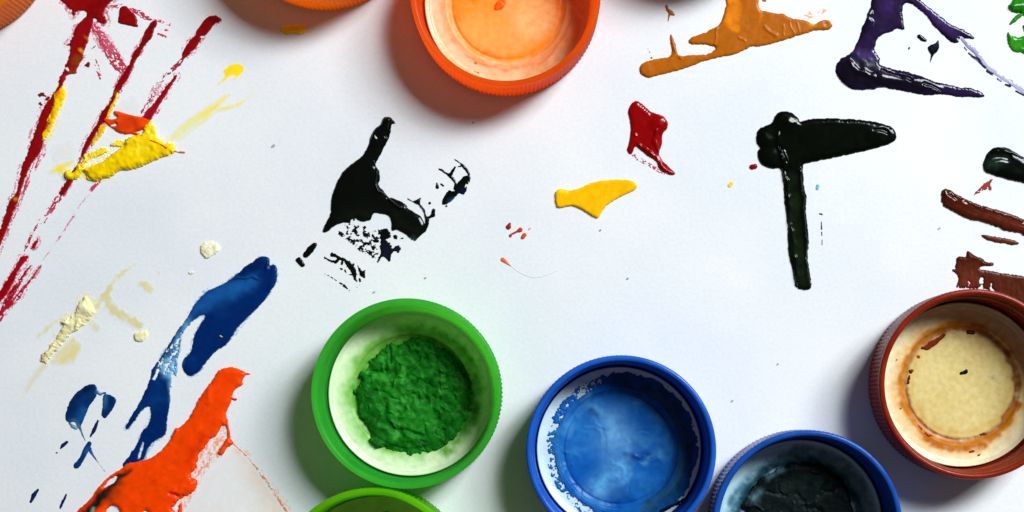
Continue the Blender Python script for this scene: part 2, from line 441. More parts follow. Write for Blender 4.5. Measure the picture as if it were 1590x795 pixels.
# orange cap
c = cap(785, -14, (255, 104, 12), .76, 'bright orange screw cap at the top edge with a pale orange paint film inside', .3, (246, 186, 130), (255, 160, 86))
fx, fy = floor_c(c)
in_cap(c, 'paint_residue', [disc(fx, fy, 121)], (240, 184, 134), H=.4, w=3, rough=(0, 9), lump=(0, 10), mat=SATIN(), step=1.2,
       cols=[(disc(fx, fy, 90, jit=1.5, seed=3), 7, (255, 158, 76), .97), (ring(fx, fy, 84, 6), 10, (255, 128, 30), .8), (ring(fx, fy, 112, 8, 110, 220), 14, (244, 204, 164), .6), (ring(fx, fy, 99, 5), 7, (246, 150, 92), .7), (ID.T((740, 20, 34), (725, -10, 30)), 40, (255, 136, 20), .7), (ID.T((790, 92, 8), (870, 60, 14)), 20, (255, 146, 40), .7),  # pale arc at the left paints the lit part of the liner ring
             (ID.T((830, 30, 30)), 30, (255, 190, 120), .7), (ID.T((776, 7, 8), (770, 12, 4)), 5, (250, 92, 10), 1), (ring(fx, fy, 103, 1.8, 8, 62), 4, (236, 96, 20), 1), (ring(fx, fy, 101, 1.0, 62, 125), 4, (240, 120, 50), .8), (ring(fx, fy, 108, 14, -40, 70), 10, (232, 150, 90), .6), (ID.T((745, 45, 30)), 30, (255, 170, 84), .6)])
in_cap(c, 'paint_clump', [ID.T((776, 7, 7), (771, 12, 4))], (250, 96, 14), H=1.6, w=6, z0=.5, rough=(.5, 5), mat=SATIN(), step=.8)
in_cap(c, 'paint_fleck', [Fr(640, 0, 4.97).T((490, 488, 10), (500, 482, 6))], (232, 110, 50), H=.8, w=2, rough=(.8, 3), z0=.4, mat=SATIN(), step=.6)
in_cap(c, 'paint_fleck', [Fr(640, 0, 4.97).T((480, 555, 4), (515, 565, 6))], (232, 110, 50), H=.8, w=2, rough=(.6, 3), z0=.4, mat=SATIN(), step=.6)
# amber caps at the top
c = cap(492, -152, (255, 156, 6), .66, 'amber cap cut by the top edge, left of the orange cap', 1.0, (250, 225, 170), (255, 176, 70))
c = cap(-92, -110, (255, 162, 6), .66, 'amber yellow cap in the top left corner', 2.0, (250, 225, 170), (255, 176, 70))
# green cap
c = cap(631, 611, (52, 204, 68), .72, 'vivid green screw cap holding lumpy dark green paint', .9, (222, 238, 198), (150, 228, 122))
fx, fy = floor_c(c); G6 = Fr(440, 440, 2.2389)
body = G6.P((430, 195), (480, 190), (540, 215), (595, 250), (635, 300), (655, 360), (655, 430), (630, 490), (590, 540), (540, 575), (480, 590), (410, 588), (360, 570), (325, 575), (298, 545), (300, 510), (265, 460), (255, 410), (245, 370), (275, 345), (262, 318), (300, 290), (305, 265), (340, 235), (370, 208), (400, 215))
in_cap(c, 'paint_residue', [disc(fx, fy, 121)], (220, 236, 192), H=.4, w=3, rough=(0, 9), lump=(0, 10), mat=SATIN(), step=1.2,
       cols=[(disc(fx-2, fy-2, 102, jit=4, seed=5), 26, (140, 200, 96), .97), (disc(fx, fy, 90, jit=3, seed=6), 12, (84, 160, 50), .8), (ring(fx, fy, 104, 8, -70, 60), 16, (110, 176, 70), .8), (ID.T((725, 590, 8), (735, 640, 10), (716, 672, 8)), 16, (40, 120, 20), .9), (ID.T((560, 560, 10), (590, 530, 8), (650, 512, 12)), 14, (120, 190, 70), .7)])
in_cap(c, 'paint_clump', [body], (20, 112, 22), H=7, w=10, z0=.5, rough=(3.2, 7), lump=(.42, 9), mat=PASTE(), step=1.0,
       bumps=folds(640, 611, 82, 90, 8, 10, 2.0, 1.7)+[(G6.T((370, 215, 3), (375, 280, 5)), 5, -4), (G6.T((310, 300, 8), (360, 320, 10), (400, 300, 8)), 8, -5), (G6.T((330, 410, 5), (430, 340, 8)), 8, 3), (G6.T((440, 380, 6), (470, 410, 8), (540, 400, 8)), 8, -4), (G6.T((350, 490, 8), (400, 510, 8), (480, 530, 8)), 8, -4), (G6.T((470, 235, 4), (480, 270, 5), (440, 310, 5)), 5, 4)],
       cols=flecks(640, 611, 84, 46, 4, 2, 6, [(60, 158, 50), (10, 84, 14), (34, 130, 30)], 5, .55, 12)+[(G6.T((380, 240, 30), (370, 380, 40), (480, 470, 60)), 30, (38, 135, 34), .6), (G6.T((540, 240, 20), (630, 320, 20), (640, 430, 20)), 16, (6, 78, 8), .8), (G6.T((300, 380, 14), (330, 560, 10), (540, 560, 14)), 10, (5, 80, 10), .7)])
# lime cap
c = cap(577, 906, (128, 222, 20), .75, 'lime green cap cut by the bottom edge, below the vivid green one', .2, (205, 225, 120), (172, 232, 84))
fx, fy = floor_c(c)
in_cap(c, 'paint_clump', [disc(fx, fy, 100, jit=4, seed=9)], (14, 80, 12), H=7, w=10, rough=(3, 8), lump=(.4, 12), mat=PASTE(), step=1.5)
# blue cap
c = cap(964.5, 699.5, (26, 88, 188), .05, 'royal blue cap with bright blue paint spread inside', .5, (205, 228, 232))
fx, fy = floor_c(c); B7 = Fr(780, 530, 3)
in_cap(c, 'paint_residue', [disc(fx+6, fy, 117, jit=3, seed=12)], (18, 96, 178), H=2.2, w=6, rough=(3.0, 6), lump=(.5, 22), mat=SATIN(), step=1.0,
       dry=[(ring(fx, fy, 116, 16, 85, 250), 9, .60, 0, 9, 6), (ring(fx, fy, 118, 7, 250, 445), 8, .85, 0, 9, 6)],
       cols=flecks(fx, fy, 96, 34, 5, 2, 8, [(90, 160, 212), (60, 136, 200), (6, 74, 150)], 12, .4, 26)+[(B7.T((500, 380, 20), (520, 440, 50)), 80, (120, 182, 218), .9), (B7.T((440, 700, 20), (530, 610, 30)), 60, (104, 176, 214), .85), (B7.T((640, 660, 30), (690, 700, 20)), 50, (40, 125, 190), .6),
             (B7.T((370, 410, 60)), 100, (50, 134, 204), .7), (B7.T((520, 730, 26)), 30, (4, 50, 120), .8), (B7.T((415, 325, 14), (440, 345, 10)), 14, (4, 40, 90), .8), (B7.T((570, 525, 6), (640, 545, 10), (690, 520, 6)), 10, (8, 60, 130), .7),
             (ring(fx, fy, 104, 9, 60, 200), 10, (20, 100, 165), .5), (ring(fx, fy, 104, 16, -90, 60), 22, (16, 58, 86), .7), (ring(fx, fy, 100, 4, -60, 70), 6, (50, 96, 116), .5), (B7.T((230, 400, 14), (270, 640, 16)), 20, (60, 130, 175), .5)],  # dark teal ring paint, widened and deepened at upper right as painted wall shade
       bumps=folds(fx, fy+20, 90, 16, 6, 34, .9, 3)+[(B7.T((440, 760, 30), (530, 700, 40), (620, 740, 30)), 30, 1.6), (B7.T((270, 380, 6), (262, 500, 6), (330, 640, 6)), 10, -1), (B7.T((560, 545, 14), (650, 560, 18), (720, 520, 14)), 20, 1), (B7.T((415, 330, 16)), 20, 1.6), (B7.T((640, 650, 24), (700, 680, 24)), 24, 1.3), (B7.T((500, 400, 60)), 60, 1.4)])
in_cap(c, 'paint_streak', [B7.T((735, 790, 8), (800, 760, 8), (860, 725, 5))], (4, 20, 50), H=3, w=3, mat=SATIN(), step=.8)
# dark blue cap
c = cap(1254, 816, (20, 76, 164), .05, 'blue cap at the bottom edge with almost black paint inside', 1.7, (176, 208, 216))
fx, fy = floor_c(c); C9 = Fr(1090, 660, 4.969)
in_cap(c, 'paint_residue', [disc(fx, fy, 121)], (170, 204, 212), H=.4, w=3, rough=(0, 9), lump=(0, 10), mat=SATIN(), step=1.2,
       cols=[(ring(fx, fy, 100, 10), 18, (70, 124, 140), .85), (ring(fx, fy, 112, 10, -90, 20), 20, (96, 134, 140), .8), (C9.T((220, 600, 20), (260, 520, 10), (330, 480, 14)), 14, (50, 110, 130), .9), (ring(fx, fy, 94, 6), 8, (20, 60, 74), .9)])
in_cap(c, 'paint_clump', [C9.P((340, 700), (300, 640), (345, 560), (380, 500), (430, 430), (520, 370), (600, 330), (680, 300), (780, 290), (900, 300), (1000, 360), (1090, 430), (1130, 520), (1160, 620), (1190, 720), (1190, 1000), (1000, 1180), (750, 1230), (520, 1180), (360, 1000))],
       (7, 17, 16), H=6, w=8, z0=.6, rough=(2.2, 8), lump=(.4, 16), mat=PASTE(), step=1.2, bumps=folds(fx, fy, 86, 50, 9, 22, 2.4), cols=flecks(fx, fy, 84, 26, 12, 2, 6, [(26, 40, 40), (4, 12, 14)], 8, .5, 22)+[(C9.T((400, 560, 26), (440, 520, 12)), 20, (110, 150, 160), .8), (C9.T((620, 340, 10), (500, 400, 12)), 14, (100, 145, 158), .7), (C9.T((800, 450, 100), (600, 600, 120)), 80, (22, 34, 32), .6)])
# brown cap
c = cap(1513, 596.5, (138, 32, 10), .12, 'red brown cap at the right edge with a cream disc stained amber', 2.4, (236, 222, 176))
fx, fy = floor_c(c); R1 = Fr(1330, 430, 4.677); R2 = Fr(1330, 590, 4.677)
in_cap(c, 'paint_residue', [disc(fx, fy, 121)], (236, 224, 182), H=.4, w=3, rough=(0, 9), lump=(0, 10), mat=SATIN(), step=1.2,
       cols=[(ring(fx, fy, 96, 14), 24, (220, 172, 92), .7), (ring(fx, fy, 92, 6, 20, 290), 8, (200, 118, 14), .95), (ring(fx, fy, 98, 6, 55, 125), 9, (196, 112, 20), .85), (disc(fx, fy, 84), 7, (214, 192, 122), .97), (ring(fx, fy, 85, 2.5, 0, 360), 7, (160, 86, 20), .85), (ring(fx, fy, 88, 5, -70, 20), 14, (150, 84, 30), .7),
             (ring(fx, fy, 76, 3), 16, (204, 164, 84), .7), (R1.T((900, 520, 40)), 70, (212, 176, 116), .7), (R1.T((500, 740, 50), (620, 620, 40)), 60, (222, 204, 140), .7), (R2.T((820, 200, 60)), 80, (222, 200, 140), .6), (R1.T((980, 735, 8)), 8, (150, 150, 120), .7), (R2.T((860, 520, 14)), 20, (226, 150, 110), .7)])
for pts, colr in [(((480, 515, 10), (515, 510, 22), (560, 480, 22), (610, 445, 16), (640, 418, 12)), (128, 40, 14)), (((455, 577, 12),), (190, 100, 50)), (((395, 685, 16), (415, 675, 6)), (120, 38, 14)),
                  (((388, 720, 6), (375, 770, 10)), (120, 38, 14)), (((815, 400, 16), (850, 405, 14)), (80, 30, 10)), (((765, 700, 14), (800, 685, 16)), (14, 14, 10)), (((290, 600, 5), (285, 610, 4)), (150, 60, 20))]:
    in_cap(c, 'paint_fleck', [R1.T(*pts)], colr, H=2.5, w=2.5, rough=(1, 3), mat=SATIN(), step=.6)
for pts in [((450, 335, 6), (470, 355, 8)), ((500, 385, 7), (520, 402, 9), (545, 405, 5)), ((905, 398, 7), (940, 388, 9)), ((315, 210, 8),), ((820, 520, 8), (850, 515, 6)), ((880, 550, 8), (900, 535, 5))]:
    in_cap(c, 'paint_fleck', [R2.T(*pts)], (140, 56, 18), H=2, w=2.5, rough=(1, 3), mat=SATIN(), step=.6)
# caps just outside the frame that throw the shadows seen at its edges
cap(1095, -204, (190, 30, 70), .4, 'crimson cap just above the top edge, right of the orange cap', 1.1)

# ---------------------------------------------------------------- paint on the paper
A = Fr(0, 0, 2.65); B = Fr(80, 0, 6.115); C = Fr(200, 0, 6.115); Z = Fr(60, 120, 4.415); E = Fr(200, 80, 3.975); Fq = Fr(0, 250, 3.06); G = Fr(0, 100, 2.65)
H_ = Fr(0, 250, 2.65); I = Fr(440, 160, 2.65); J = Fr(740, 140, 2.65); Kf = Fr(1140, 150, 2.5645); Lf = Fr(1400, 200, 3.058)
O = Fr(1250, 0, 3.976); Nf = Fr(960, 0, 3.976); S1 = Fr(480, 170, 3.975); P4 = Fr(490, 320, 5.68); P5 = Fr(620, 230, 6.625); P6 = Fr(1460, 0, 4.968); P7 = Fr(1450, 370, 7.95)
Q = Fr(0, 400, 3.977); R = Fr(230, 380, 3.6136); S = Fr(120, 560, 3.383); T = Fr(250, 560, 3.383); Uf = Fr(0, 580, 3.7); Y4 = Fr(0, 360, 4.97)
def cat(*parts):
    pts = []
    for fr, p in parts: pts += [(fr.x+a/fr.k, fr.y+b/fr.k) for a, b in p]
    return ('p', catmull(pts))

# --- black smear, centre left
BLK = (7, 11, 8)
smear = cat((S1, [(440, 90), (448, 70), (460, 50), (485, 44), (505, 50), (520, 68), (534, 86), (513, 92), (505, 120), (498, 165), (480, 205), (455, 250), (432, 295), (414, 325), (412, 350), (430, 375), (438, 405), (435, 440), (430, 465), (455, 500), (490, 542), (515, 545), (570, 570), (610, 600)]),
            (P4, [(800, 5), (850, 40), (900, 70), (935, 98), (955, 140), (965, 150), (978, 112), (1000, 105), (1000, 150), (980, 210), (930, 260), (870, 310), (820, 270), (770, 235), (720, 210), (672, 218), (668, 150), (650, 90), (600, 72), (520, 65), (495, 100), (480, 125), (420, 140), (380, 125), (350, 108), (310, 125), (300, 150), (230, 150), (160, 185), (110, 222), (78, 235), (62, 215), (75, 180), (110, 110), (135, 50)]),
            (S1, [(135, 620), (135, 565), (155, 490), (180, 430), (215, 375), (270, 330), (330, 285), (355, 240), (370, 205), (380, 160), (405, 120)]))
paint('paint_smear', [smear, P5.S((80, 515), (140, 542), (225, 505), (215, 560), (228, 605), (180, 578), (130, 552)), P5.T((215, 590, 9), (255, 640, 11), (266, 690, 7), (280, 720, 14), (285, 770, 20)), P5.T((352, 640, 15), (345, 690, 22), (310, 710, 14), (285, 720, 14)), P5.T((310, 565, 15))],
      BLK, 'large glossy black smear with a tall neck left of centre', 'paint smear', H=4, w=10, rough=(.7, 5), lump=(.3, 16), mat=WET(), step=.8,
      dry=[(P4.T((850, 300, 20)), 6, .5, 90, 3, 2)],
      bumps=[(S1.T((400, 180, 10), (410, 120, 14), (480, 70, 16)), 14, 3), (S1.T((500, 80, 4), (490, 120, 5), (482, 165, 4)), 7, -2.6), (S1.T((408, 335, 3), (425, 380, 3), (428, 410, 3), (412, 450, 3), (440, 505, 4), (495, 556, 5), (560, 600, 5)), 4, 4.0), (S1.T((300, 340, 20), (250, 500, 30)), 60, 1.5), (S1.T((160, 690, 14), (110, 740, 10)), 14, 1.6)],
      cols=[(P4.T((250, 90, 30), (450, 60, 50), (700, 130, 50), (880, 230, 50)), 40, (20, 26, 18), .7), (P4.T((850, 300, 16)), 12, (60, 90, 100), .8)])
paint('paint_print', [P4.P((600, 200), (640, 205), (665, 265), (625, 300), (655, 325), (680, 375), (690, 400), (665, 440), (650, 490), (620, 460), (590, 450), (565, 470), (550, 500), (535, 460), (540, 400), (555, 330), (575, 290), (575, 230)),
      P4.P((300, 150), (370, 165), (440, 170), (480, 230), (570, 210), (575, 300), (560, 380), (530, 480), (470, 440), (400, 400), (330, 340), (280, 300), (200, 240), (240, 180)),
      P4.T((720, 378, 31), (685, 385, 14)), P4.T((705, 272, 20)), P4.T((762, 285, 10)), P4.T((545, 245, 22), (575, 215, 6)), P4.T((325, 165, 8), (320, 195, 16)), P4.T((378, 205, 22), (375, 230, 15)), P4.T((440, 200, 28), (445, 230, 22), (400, 250, 22), (380, 300, 18), (350, 340, 12)),
      P4.T((325, 235, 14), (315, 290, 28)), P4.T((360, 355, 12), (400, 350, 14), (430, 335, 20)), P4.T((480, 320, 16), (500, 295, 22)), P4.T((450, 385, 22), (425, 395, 10)), P4.T((497, 378, 17)), P4.T((470, 430, 8), (515, 450, 7)), P4.T((340, 115, 5), (360, 160, 7)), P4.T((310, 130, 5))],
      (9, 12, 16), 'speckled blue black print hanging below the large black smear', 'paint print', H=.9, w=2.5, rough=(1.3, 2.6), lump=(.3, 5), mat=SATIN(), step=.7,
      dry=[(P4.P((190, 120), (420, 130), (480, 190), (560, 200), (560, 480), (400, 420), (180, 280)), 5, .45, 0, 4.6, 4.2)],
      cols=[(P4.T((620, 360, 40), (610, 440, 40)), 30, (20, 26, 44), .9), (P4.T((720, 378, 30)), 10, (18, 26, 48), .9)])
paint('paint_print', [P5.P((690, 280), (722, 290), (724, 340), (700, 380), (690, 440), (660, 480), (615, 465), (590, 490), (560, 520), (520, 560), (470, 582), (438, 575), (450, 520), (490, 450), (515, 430), (545, 440), (575, 430), (588, 370), (630, 325), (660, 290)),
      P5.T((570, 118, 3), (620, 150, 6), (655, 185, 15), (690, 220, 12), (712, 260, 13), (720, 310, 14)), P5.T((608, 192, 4), (645, 185, 9)), P5.T((410, 215, 7), (435, 225, 12), (470, 255, 8), (520, 280, 17), (560, 330, 14), (580, 365, 12), (572, 420, 14)), P5.T((575, 195, 11), (545, 240, 14), (525, 275, 20))],
      BLK, 'black ring shaped print with a thin tail, right of the large black smear', 'paint print', H=1.2, w=3, rough=(.7, 3), mat=WET(), step=.6,
      cuts=[P5.T((712, 345, 5), (705, 400, 5)), P5.T((690, 370, 4), (680, 400, 3))], cols=[(P5.T((655, 445, 26)), 20, (24, 28, 70), .9), (P5.T((545, 548, 24)), 16, (40, 110, 150), .8)])
for pts, lb in [(((388, 362, 8), (392, 402, 18)), 'black pear shaped droplet inside the ring shaped print'), (((430, 370, 7), (455, 388, 9)), 'slanted black fleck beside the pear shaped droplet'), (((485, 595, 10),), 'tiny black dot under the ring shaped print')]:
    paint('paint_fleck', [P5.T(*pts)], BLK, lb, 'paint fleck', 'small black flecks beside the ring shaped print', H=1.5, w=2, rough=(.4, 3), mat=WET(), step=.5)
paint('paint_print', [P4.T((145, 430, 19), (180, 440, 13), (215, 460, 15), (260, 475, 11), (285, 510, 21), (325, 550, 25), (345, 597, 21), (345, 635, 10), (360, 658, 8)), P4.T((80, 455, 6), (120, 480, 8), (175, 495, 13), (205, 470, 14)), P4.T((240, 480, 10), (230, 515, 8)), P4.T((297, 492, 8), (300, 520, 12)), P4.T((335, 515, 10), (325, 545, 12)),
      P4.T((375, 530, 7), (390, 570, 12), (413, 600, 24)), P4.T((430, 570, 8), (415, 600, 20), (430, 627, 8)), P4.T((215, 550, 7), (233, 556, 7)), P4.T((260, 568, 8), (268, 585, 7)), P4.T((297, 605, 7), (330, 605, 7)), P4.T((385, 645, 10), (390, 662, 9)), P4.T((368, 605, 6))],
      (10, 14, 10), 'comb like black print of short teeth, below and left of the speckled one', 'paint print', H=1, w=2.5, rough=(.9, 2.8), mat=SATIN(), step=.6)
paint('paint_print', [P4.T((212, 678, 6), (230, 686, 9)), P4.T((250, 700, 12), (268, 716, 10), (282, 730, 4)), P4.T((297, 745, 5)), P4.T((165, 645, 4), (182, 657, 4)), P4.T((135, 625, 3), (152, 637, 4)), P4.T((105, 610, 3), (118, 616, 3)), P4.T((80, 598, 3), (90, 602, 3)), P4.T((390, 698, 4)), P4.T((365, 717, 4))],
      (16, 18, 16), 'broken dotted black line under the comb like print', 'paint print', H=.7, w=2, rough=(.4, 2), step=.5)
paint('paint_drop', [I.T((93, 625, 12), (110, 604, 15), (129, 584, 10))], (10, 12, 8), 'long black droplet left of the comb like print', 'paint drop', 'two black droplets at the lower left of the black smear', H=2, w=3, rough=(.5, 3), mat=WET(), step=.6)
paint('paint_drop', [I.T((64, 647, 13), (79, 666, 10))], (12, 10, 8), 'smaller round black droplet, lower left of the long one', 'paint drop', 'two black droplets at the lower left of the black smear', H=2, w=3, rough=(.5, 3), mat=WET(), step=.6)

# --- black green T
GB = (3, 8, 3)
paint('paint_blob', [Kf.P((150, 105), (165, 72), (195, 58), (230, 65), (255, 88), (262, 100), (300, 90), (380, 86), (470, 90), (540, 96), (600, 110), (632, 126), (646, 150), (640, 175), (610, 192), (540, 212), (450, 232), (370, 250), (290, 266), (275, 275), (278, 350), (288, 400), (285, 450), (295, 530), (297, 590), (292, 640), (300, 690), (308, 735), (303, 765), (270, 769), (245, 757), (238, 730), (228, 680), (215, 610), (212, 520), (200, 420), (195, 350), (185, 290), (150, 288), (115, 275), (95, 245), (95, 215), (100, 205), (88, 180), (90, 145), (110, 122))],
      GB, 'thick glossy black green T shaped blob right of centre', 'paint blob', H=4.5, w=9, rough=(.8, 5), lump=(.06, 16), mat=WET(), step=.9,
      bumps=[(Kf.T((186, 215, 6), (192, 245, 8), (200, 265, 5)), 6, 4), (Kf.T((200, 110, 30)), 14, 2), (Kf.T((130, 165, 22)), 14, 1.5), (Kf.T((140, 240, 22)), 14, 1.5), (Kf.T((215, 110, 20), (255, 105, 6)), 10, 1), (Kf.T((560, 150, 26)), 20, 1.5), (Kf.T((185, 190, 3), (188, 230, 7), (202, 265, 4)), 4, -3.5), (Kf.T((177, 150, 3), (178, 220, 3), (195, 275, 3), (208, 340, 3), (225, 500, 4), (250, 740, 4)), 5, 2.4), (Kf.T((266, 290, 3), (270, 420, 3), (282, 560, 4), (290, 740, 4)), 5, 2.4), (Kf.T((560, 133, 3), (605, 144, 5)), 6, -2.5)],
      cols=[(Kf.T((230, 330, 16), (240, 560, 26), (270, 740, 26)), 20, (22, 34, 16), .8)], dry=[(Kf.T((243, 745, 12), (250, 762, 10)), 5, .55, 90, 3, 3), (Kf.T((305, 690, 8), (308, 745, 8)), 5, .6, 90, 3, 3)])
paint('paint_drop', [Kf.T((72, 280, 11), (82, 278, 11))], (150, 10, 22), 'small round red drop at the left of the T shaped blob', 'paint drop', H=3, w=4, rough=(.4, 4), mat=WET(), step=.5)
paint('paint_drop', [ID.T((1133, 288, 3.4), (1136, 285, 3))], (240, 205, 60), 'tiny yellow dot left of the red drop', 'paint drop', H=1, w=2, rough=(.4, 3), step=.4)
paint('paint_drop', [Kf.T((331, 366, 7), (333, 356, 7))], (110, 185, 210), 'tiny sky blue dot right of the T shaped blob stem', 'paint drop', H=1, w=2, rough=(.3, 3), step=.4)
paint('paint_mark', [Kf.T((341, 467, 3), (349, 469, 4)), Kf.T((347, 500, 2), (348, 528, 3.2)), Kf.T((348, 540, 2.4), (349, 553, 2.4)), Kf.T((350, 570, 1.6), (350, 590, 1.6))], (60, 60, 62), 'faint grey dashed line right of the T shaped blob stem', 'paint mark', H=.4, w=1.5, rough=(.3, 3), step=.4, mat=FILM())

# --- right edge
paint('paint_blob', [Lf.P((385, 180), (390, 150), (410, 110), (440, 90), (480, 86), (520, 100), (581, 135), (640, 165), (640, 275), (581, 258), (500, 240), (440, 222), (400, 208))],
      GB, 'glossy green black blob cut by the right edge', 'paint blob', H=6, w=12, rough=(.6, 6), lump=(.2, 14), mat=WET(), step=.9,
      bumps=[(Lf.T((400, 170, 12), (430, 130, 12), (500, 140, 12)), 14, -2.5), (Lf.T((470, 105, 4), (560, 125, 4), (620, 160, 4)), 5, 2)], cols=[(Lf.T((420, 170, 20), (480, 150, 20)), 20, (40, 60, 48), .6)])
BR = (80, 28, 12)
paint('paint_stroke', [Lf.P((187, 310), (192, 292), (210, 286), (235, 292), (260, 310), (330, 345), (400, 370), (460, 385), (520, 405), (581, 430), (640, 450), (640, 525), (581, 508), (565, 495), (500, 485), (450, 465), (380, 442), (315, 428), (270, 405), (215, 378), (190, 350))],
      BR, 'long shiny brown stroke at the right edge, below the green black blob', 'paint stroke', H=5, w=9, rough=(1, 4), lump=(.25, 10), mat=WET(), step=.8, streak=(25, .25, 5),
      bumps=[(Lf.T((200, 300, 6), (215, 330, 8), (240, 345, 8)), 8, 2.5), (Lf.T((255, 320, 5), (340, 355, 5), (430, 385, 5), (560, 430, 5)), 6, 2), (Lf.T((230, 320, 4)), 5, -2)], cols=[(Lf.T((205, 300, 12)), 12, (50, 16, 10), .8), (Lf.T((400, 405, 12), (560, 460, 12)), 12, (112, 44, 24), .7)])
paint('paint_fleck', [Lf.T((428, 240, 3), (410, 262, 13), (385, 283, 11), (362, 300, 7), (345, 312, 2)), Lf.T((415, 270, 8), (422, 288, 5))], (160, 62, 46), 'ragged red brown fleck above the long brown stroke', 'paint fleck', H=.9, w=2, rough=(1.3, 3), step=.5, dry=[(Lf.T((370, 295, 16)), 6, .6, -40, 4, 2)])
paint('paint_stroke', [Lf.P((378, 506), (400, 503), (450, 513), (520, 525), (555, 540), (548, 550), (510, 550), (480, 544), (440, 538), (400, 525))], (96, 42, 20), 'short thin brown stroke between the long stroke and the brown blotch', 'paint stroke', H=2.4, w=3.5, rough=(.8, 3), mat=SATIN(), step=.6)
paint('paint_smear', [P7.P((400, 185), (415, 155), (435, 160), (480, 200), (540, 225), (600, 250), (640, 290), (700, 300), (735, 315), (720, 340), (650, 345), (600, 350), (570, 362), (580, 385), (640, 390), (740, 410), (850, 430), (950, 445), (1113, 468), (1200, 480), (1200, 800), (1000, 770), (800, 700), (740, 640), (700, 650), (640, 630), (540, 625), (430, 620), (290, 610), (290, 560), (300, 490), (280, 440), (235, 405), (228, 380), (260, 375), (262, 330), (275, 300), (275, 255), (300, 225), (380, 230), (400, 215))],
      (84, 30, 12), 'brown smear touching the rim of the red brown cap', 'paint smear', cuts=[P7.T((590, 505, 20), (590, 540, 23)), P7.T((595, 575, 8), (585, 610, 18), (560, 625, 14)), P7.T((712, 560, 5), (705, 620, 10), (740, 660, 20)), P7.T((430, 535, 6), (440, 550, 12), (432, 580, 5))],
      H=2.2, w=5, rough=(.9, 3), lump=(.35, 9), mat=SATIN(), step=.7, streak=(90, .22, 4), bumps=[(P7.T((420, 180, 10), (450, 240, 14), (500, 250, 14)), 14, 2.4), (P7.T((600, 290, 8), (710, 320, 8)), 10, 2), (P7.T((290, 245, 8), (370, 250, 8)), 8, 1.6)],
      cols=[(P7.T((330, 540, 50), (480, 520, 60)), 40, (132, 50, 28), .7), (P7.T((400, 330, 60), (800, 480, 60), (1100, 560, 60)), 60, (84, 34, 14), .7)], dry=[(P7.T((285, 440, 12), (290, 600, 12)), 12, .55, 90, 3, 2), (P7.T((300, 612, 12), (540, 626, 12)), 10, .5, 90, 3, 2)])

# --- ochre
paint('paint_smear', [Nf.P((675, -30), (665, 30), (650, 90), (635, 130), (615, 160), (570, 180), (540, 200), (490, 215), (450, 232), (433, 255), (445, 272), (480, 275), (530, 275), (580, 285), (602, 292), (585, 315), (545, 335), (470, 338), (385, 345), (365, 320), (352, 270), (335, 225), (322, 212), (322, 260), (332, 310), (320, 345), (270, 358), (210, 368), (160, 385), (133, 410), (133, 445), (160, 472), (200, 480), (245, 465), (310, 450), (380, 432), (440, 412), (540, 375), (640, 350), (700, 340), (760, 320), (820, 290), (880, 286), (980, 262), (1080, 230), (1180, 200), (1220, 188), (1290, 186), (1318, 165), (1315, 140), (1290, 125), (1250, 128), (1210, 150), (1180, 135), (1120, 120), (1080, 115), (1040, 95), (1010, 85), (960, 80), (920, 70), (880, 62), (865, 20), (862, -30))],
      (190, 101, 4), 'wide ochre smear with a long left tail at the top edge', 'paint smear', H=3, w=5, rough=(.8, 4), lump=(.2, 12), mat=SATIN(), step=.8,
      bumps=[(Nf.T((900, 170, 4), (965, 215, 8)), 7, 1.5), (Nf.T((740, 230, 5), (775, 255, 6)), 6, 1.2), (Nf.T((1010, 150, 2), (1025, 220, 2)), 4, .8), (Nf.T((1060, 150, 2), (1080, 215, 2)), 4, .8), (Nf.T((1110, 150, 2), (1120, 200, 2)), 4, .7), (Nf.T((1295, 150, 12)), 10, -1.5), (Nf.T((355, 300, 6), (378, 350, 6)), 7, 2), (Nf.T((605, 180, 3), (605, 290, 3)), 4, 1.2), (Nf.T((170, 430, 24)), 20, 1)],
      cols=[(Nf.P((675, -20), (740, -20), (745, 180), (690, 182), (640, 140), (655, 90)), 8, (232, 130, 6), .85), (Nf.T((855, 0, 10), (880, 100, 8), (870, 140, 5)), 8, (228, 132, 12), .7), (Nf.T((500, 250, 22), (580, 240, 20)), 12, (184, 100, 10), .7), (Nf.T((780, 60, 20), (800, 220, 40)), 40, (190, 100, 8), .6), (Nf.T((1190, 150, 12), (1230, 140, 8)), 12, (230, 160, 30), .8)])
paint('paint_stain', [Nf.T((1150, 98, 10), (1185, 95, 26), (1205, 100, 10)), Nf.T((1235, 70, 12), (1260, 66, 18), (1290, 60, 8))], (226, 158, 50), 'faint ochre stain above the right tip of the ochre smear', 'paint stain', H=.5, w=2, rough=(2.4, 4), step=.6, mat=FILM(), fade=3.5, dry=[(Nf.T((1150, 80, 60), (1290, 60, 40)), 5, .7, 0, 4, 3)])
paint('paint_drop', [Nf.T((297, 38, 8), (305, 60, 10), (325, 80, 15), (345, 92, 5)), Nf.T((315, 85, 6), (308, 128, 3))], (168, 96, 10), 'small tailed ochre drop left of the ochre smear', 'paint drop', H=1.6, w=3, rough=(.5, 4), mat=SATIN(), step=.5)
paint('paint_drop', [Nf.T((893, 4, 5), (905, 3, 9))], (190, 110, 30), 'ochre speck at the top edge beside the ochre smear', 'paint drop', H=1, w=2, rough=(.8, 3), step=.5)
paint('paint_fleck', [Nf.T((205, 357, 6)), Nf.T((194, 325, 3), (195, 318, 3)), Nf.T((183, 303, 3))], (120, 90, 40), 'row of tiny ochre flecks over the tail of the ochre smear', 'paint fleck', H=.8, w=1.5, rough=(.3, 3), step=.4)

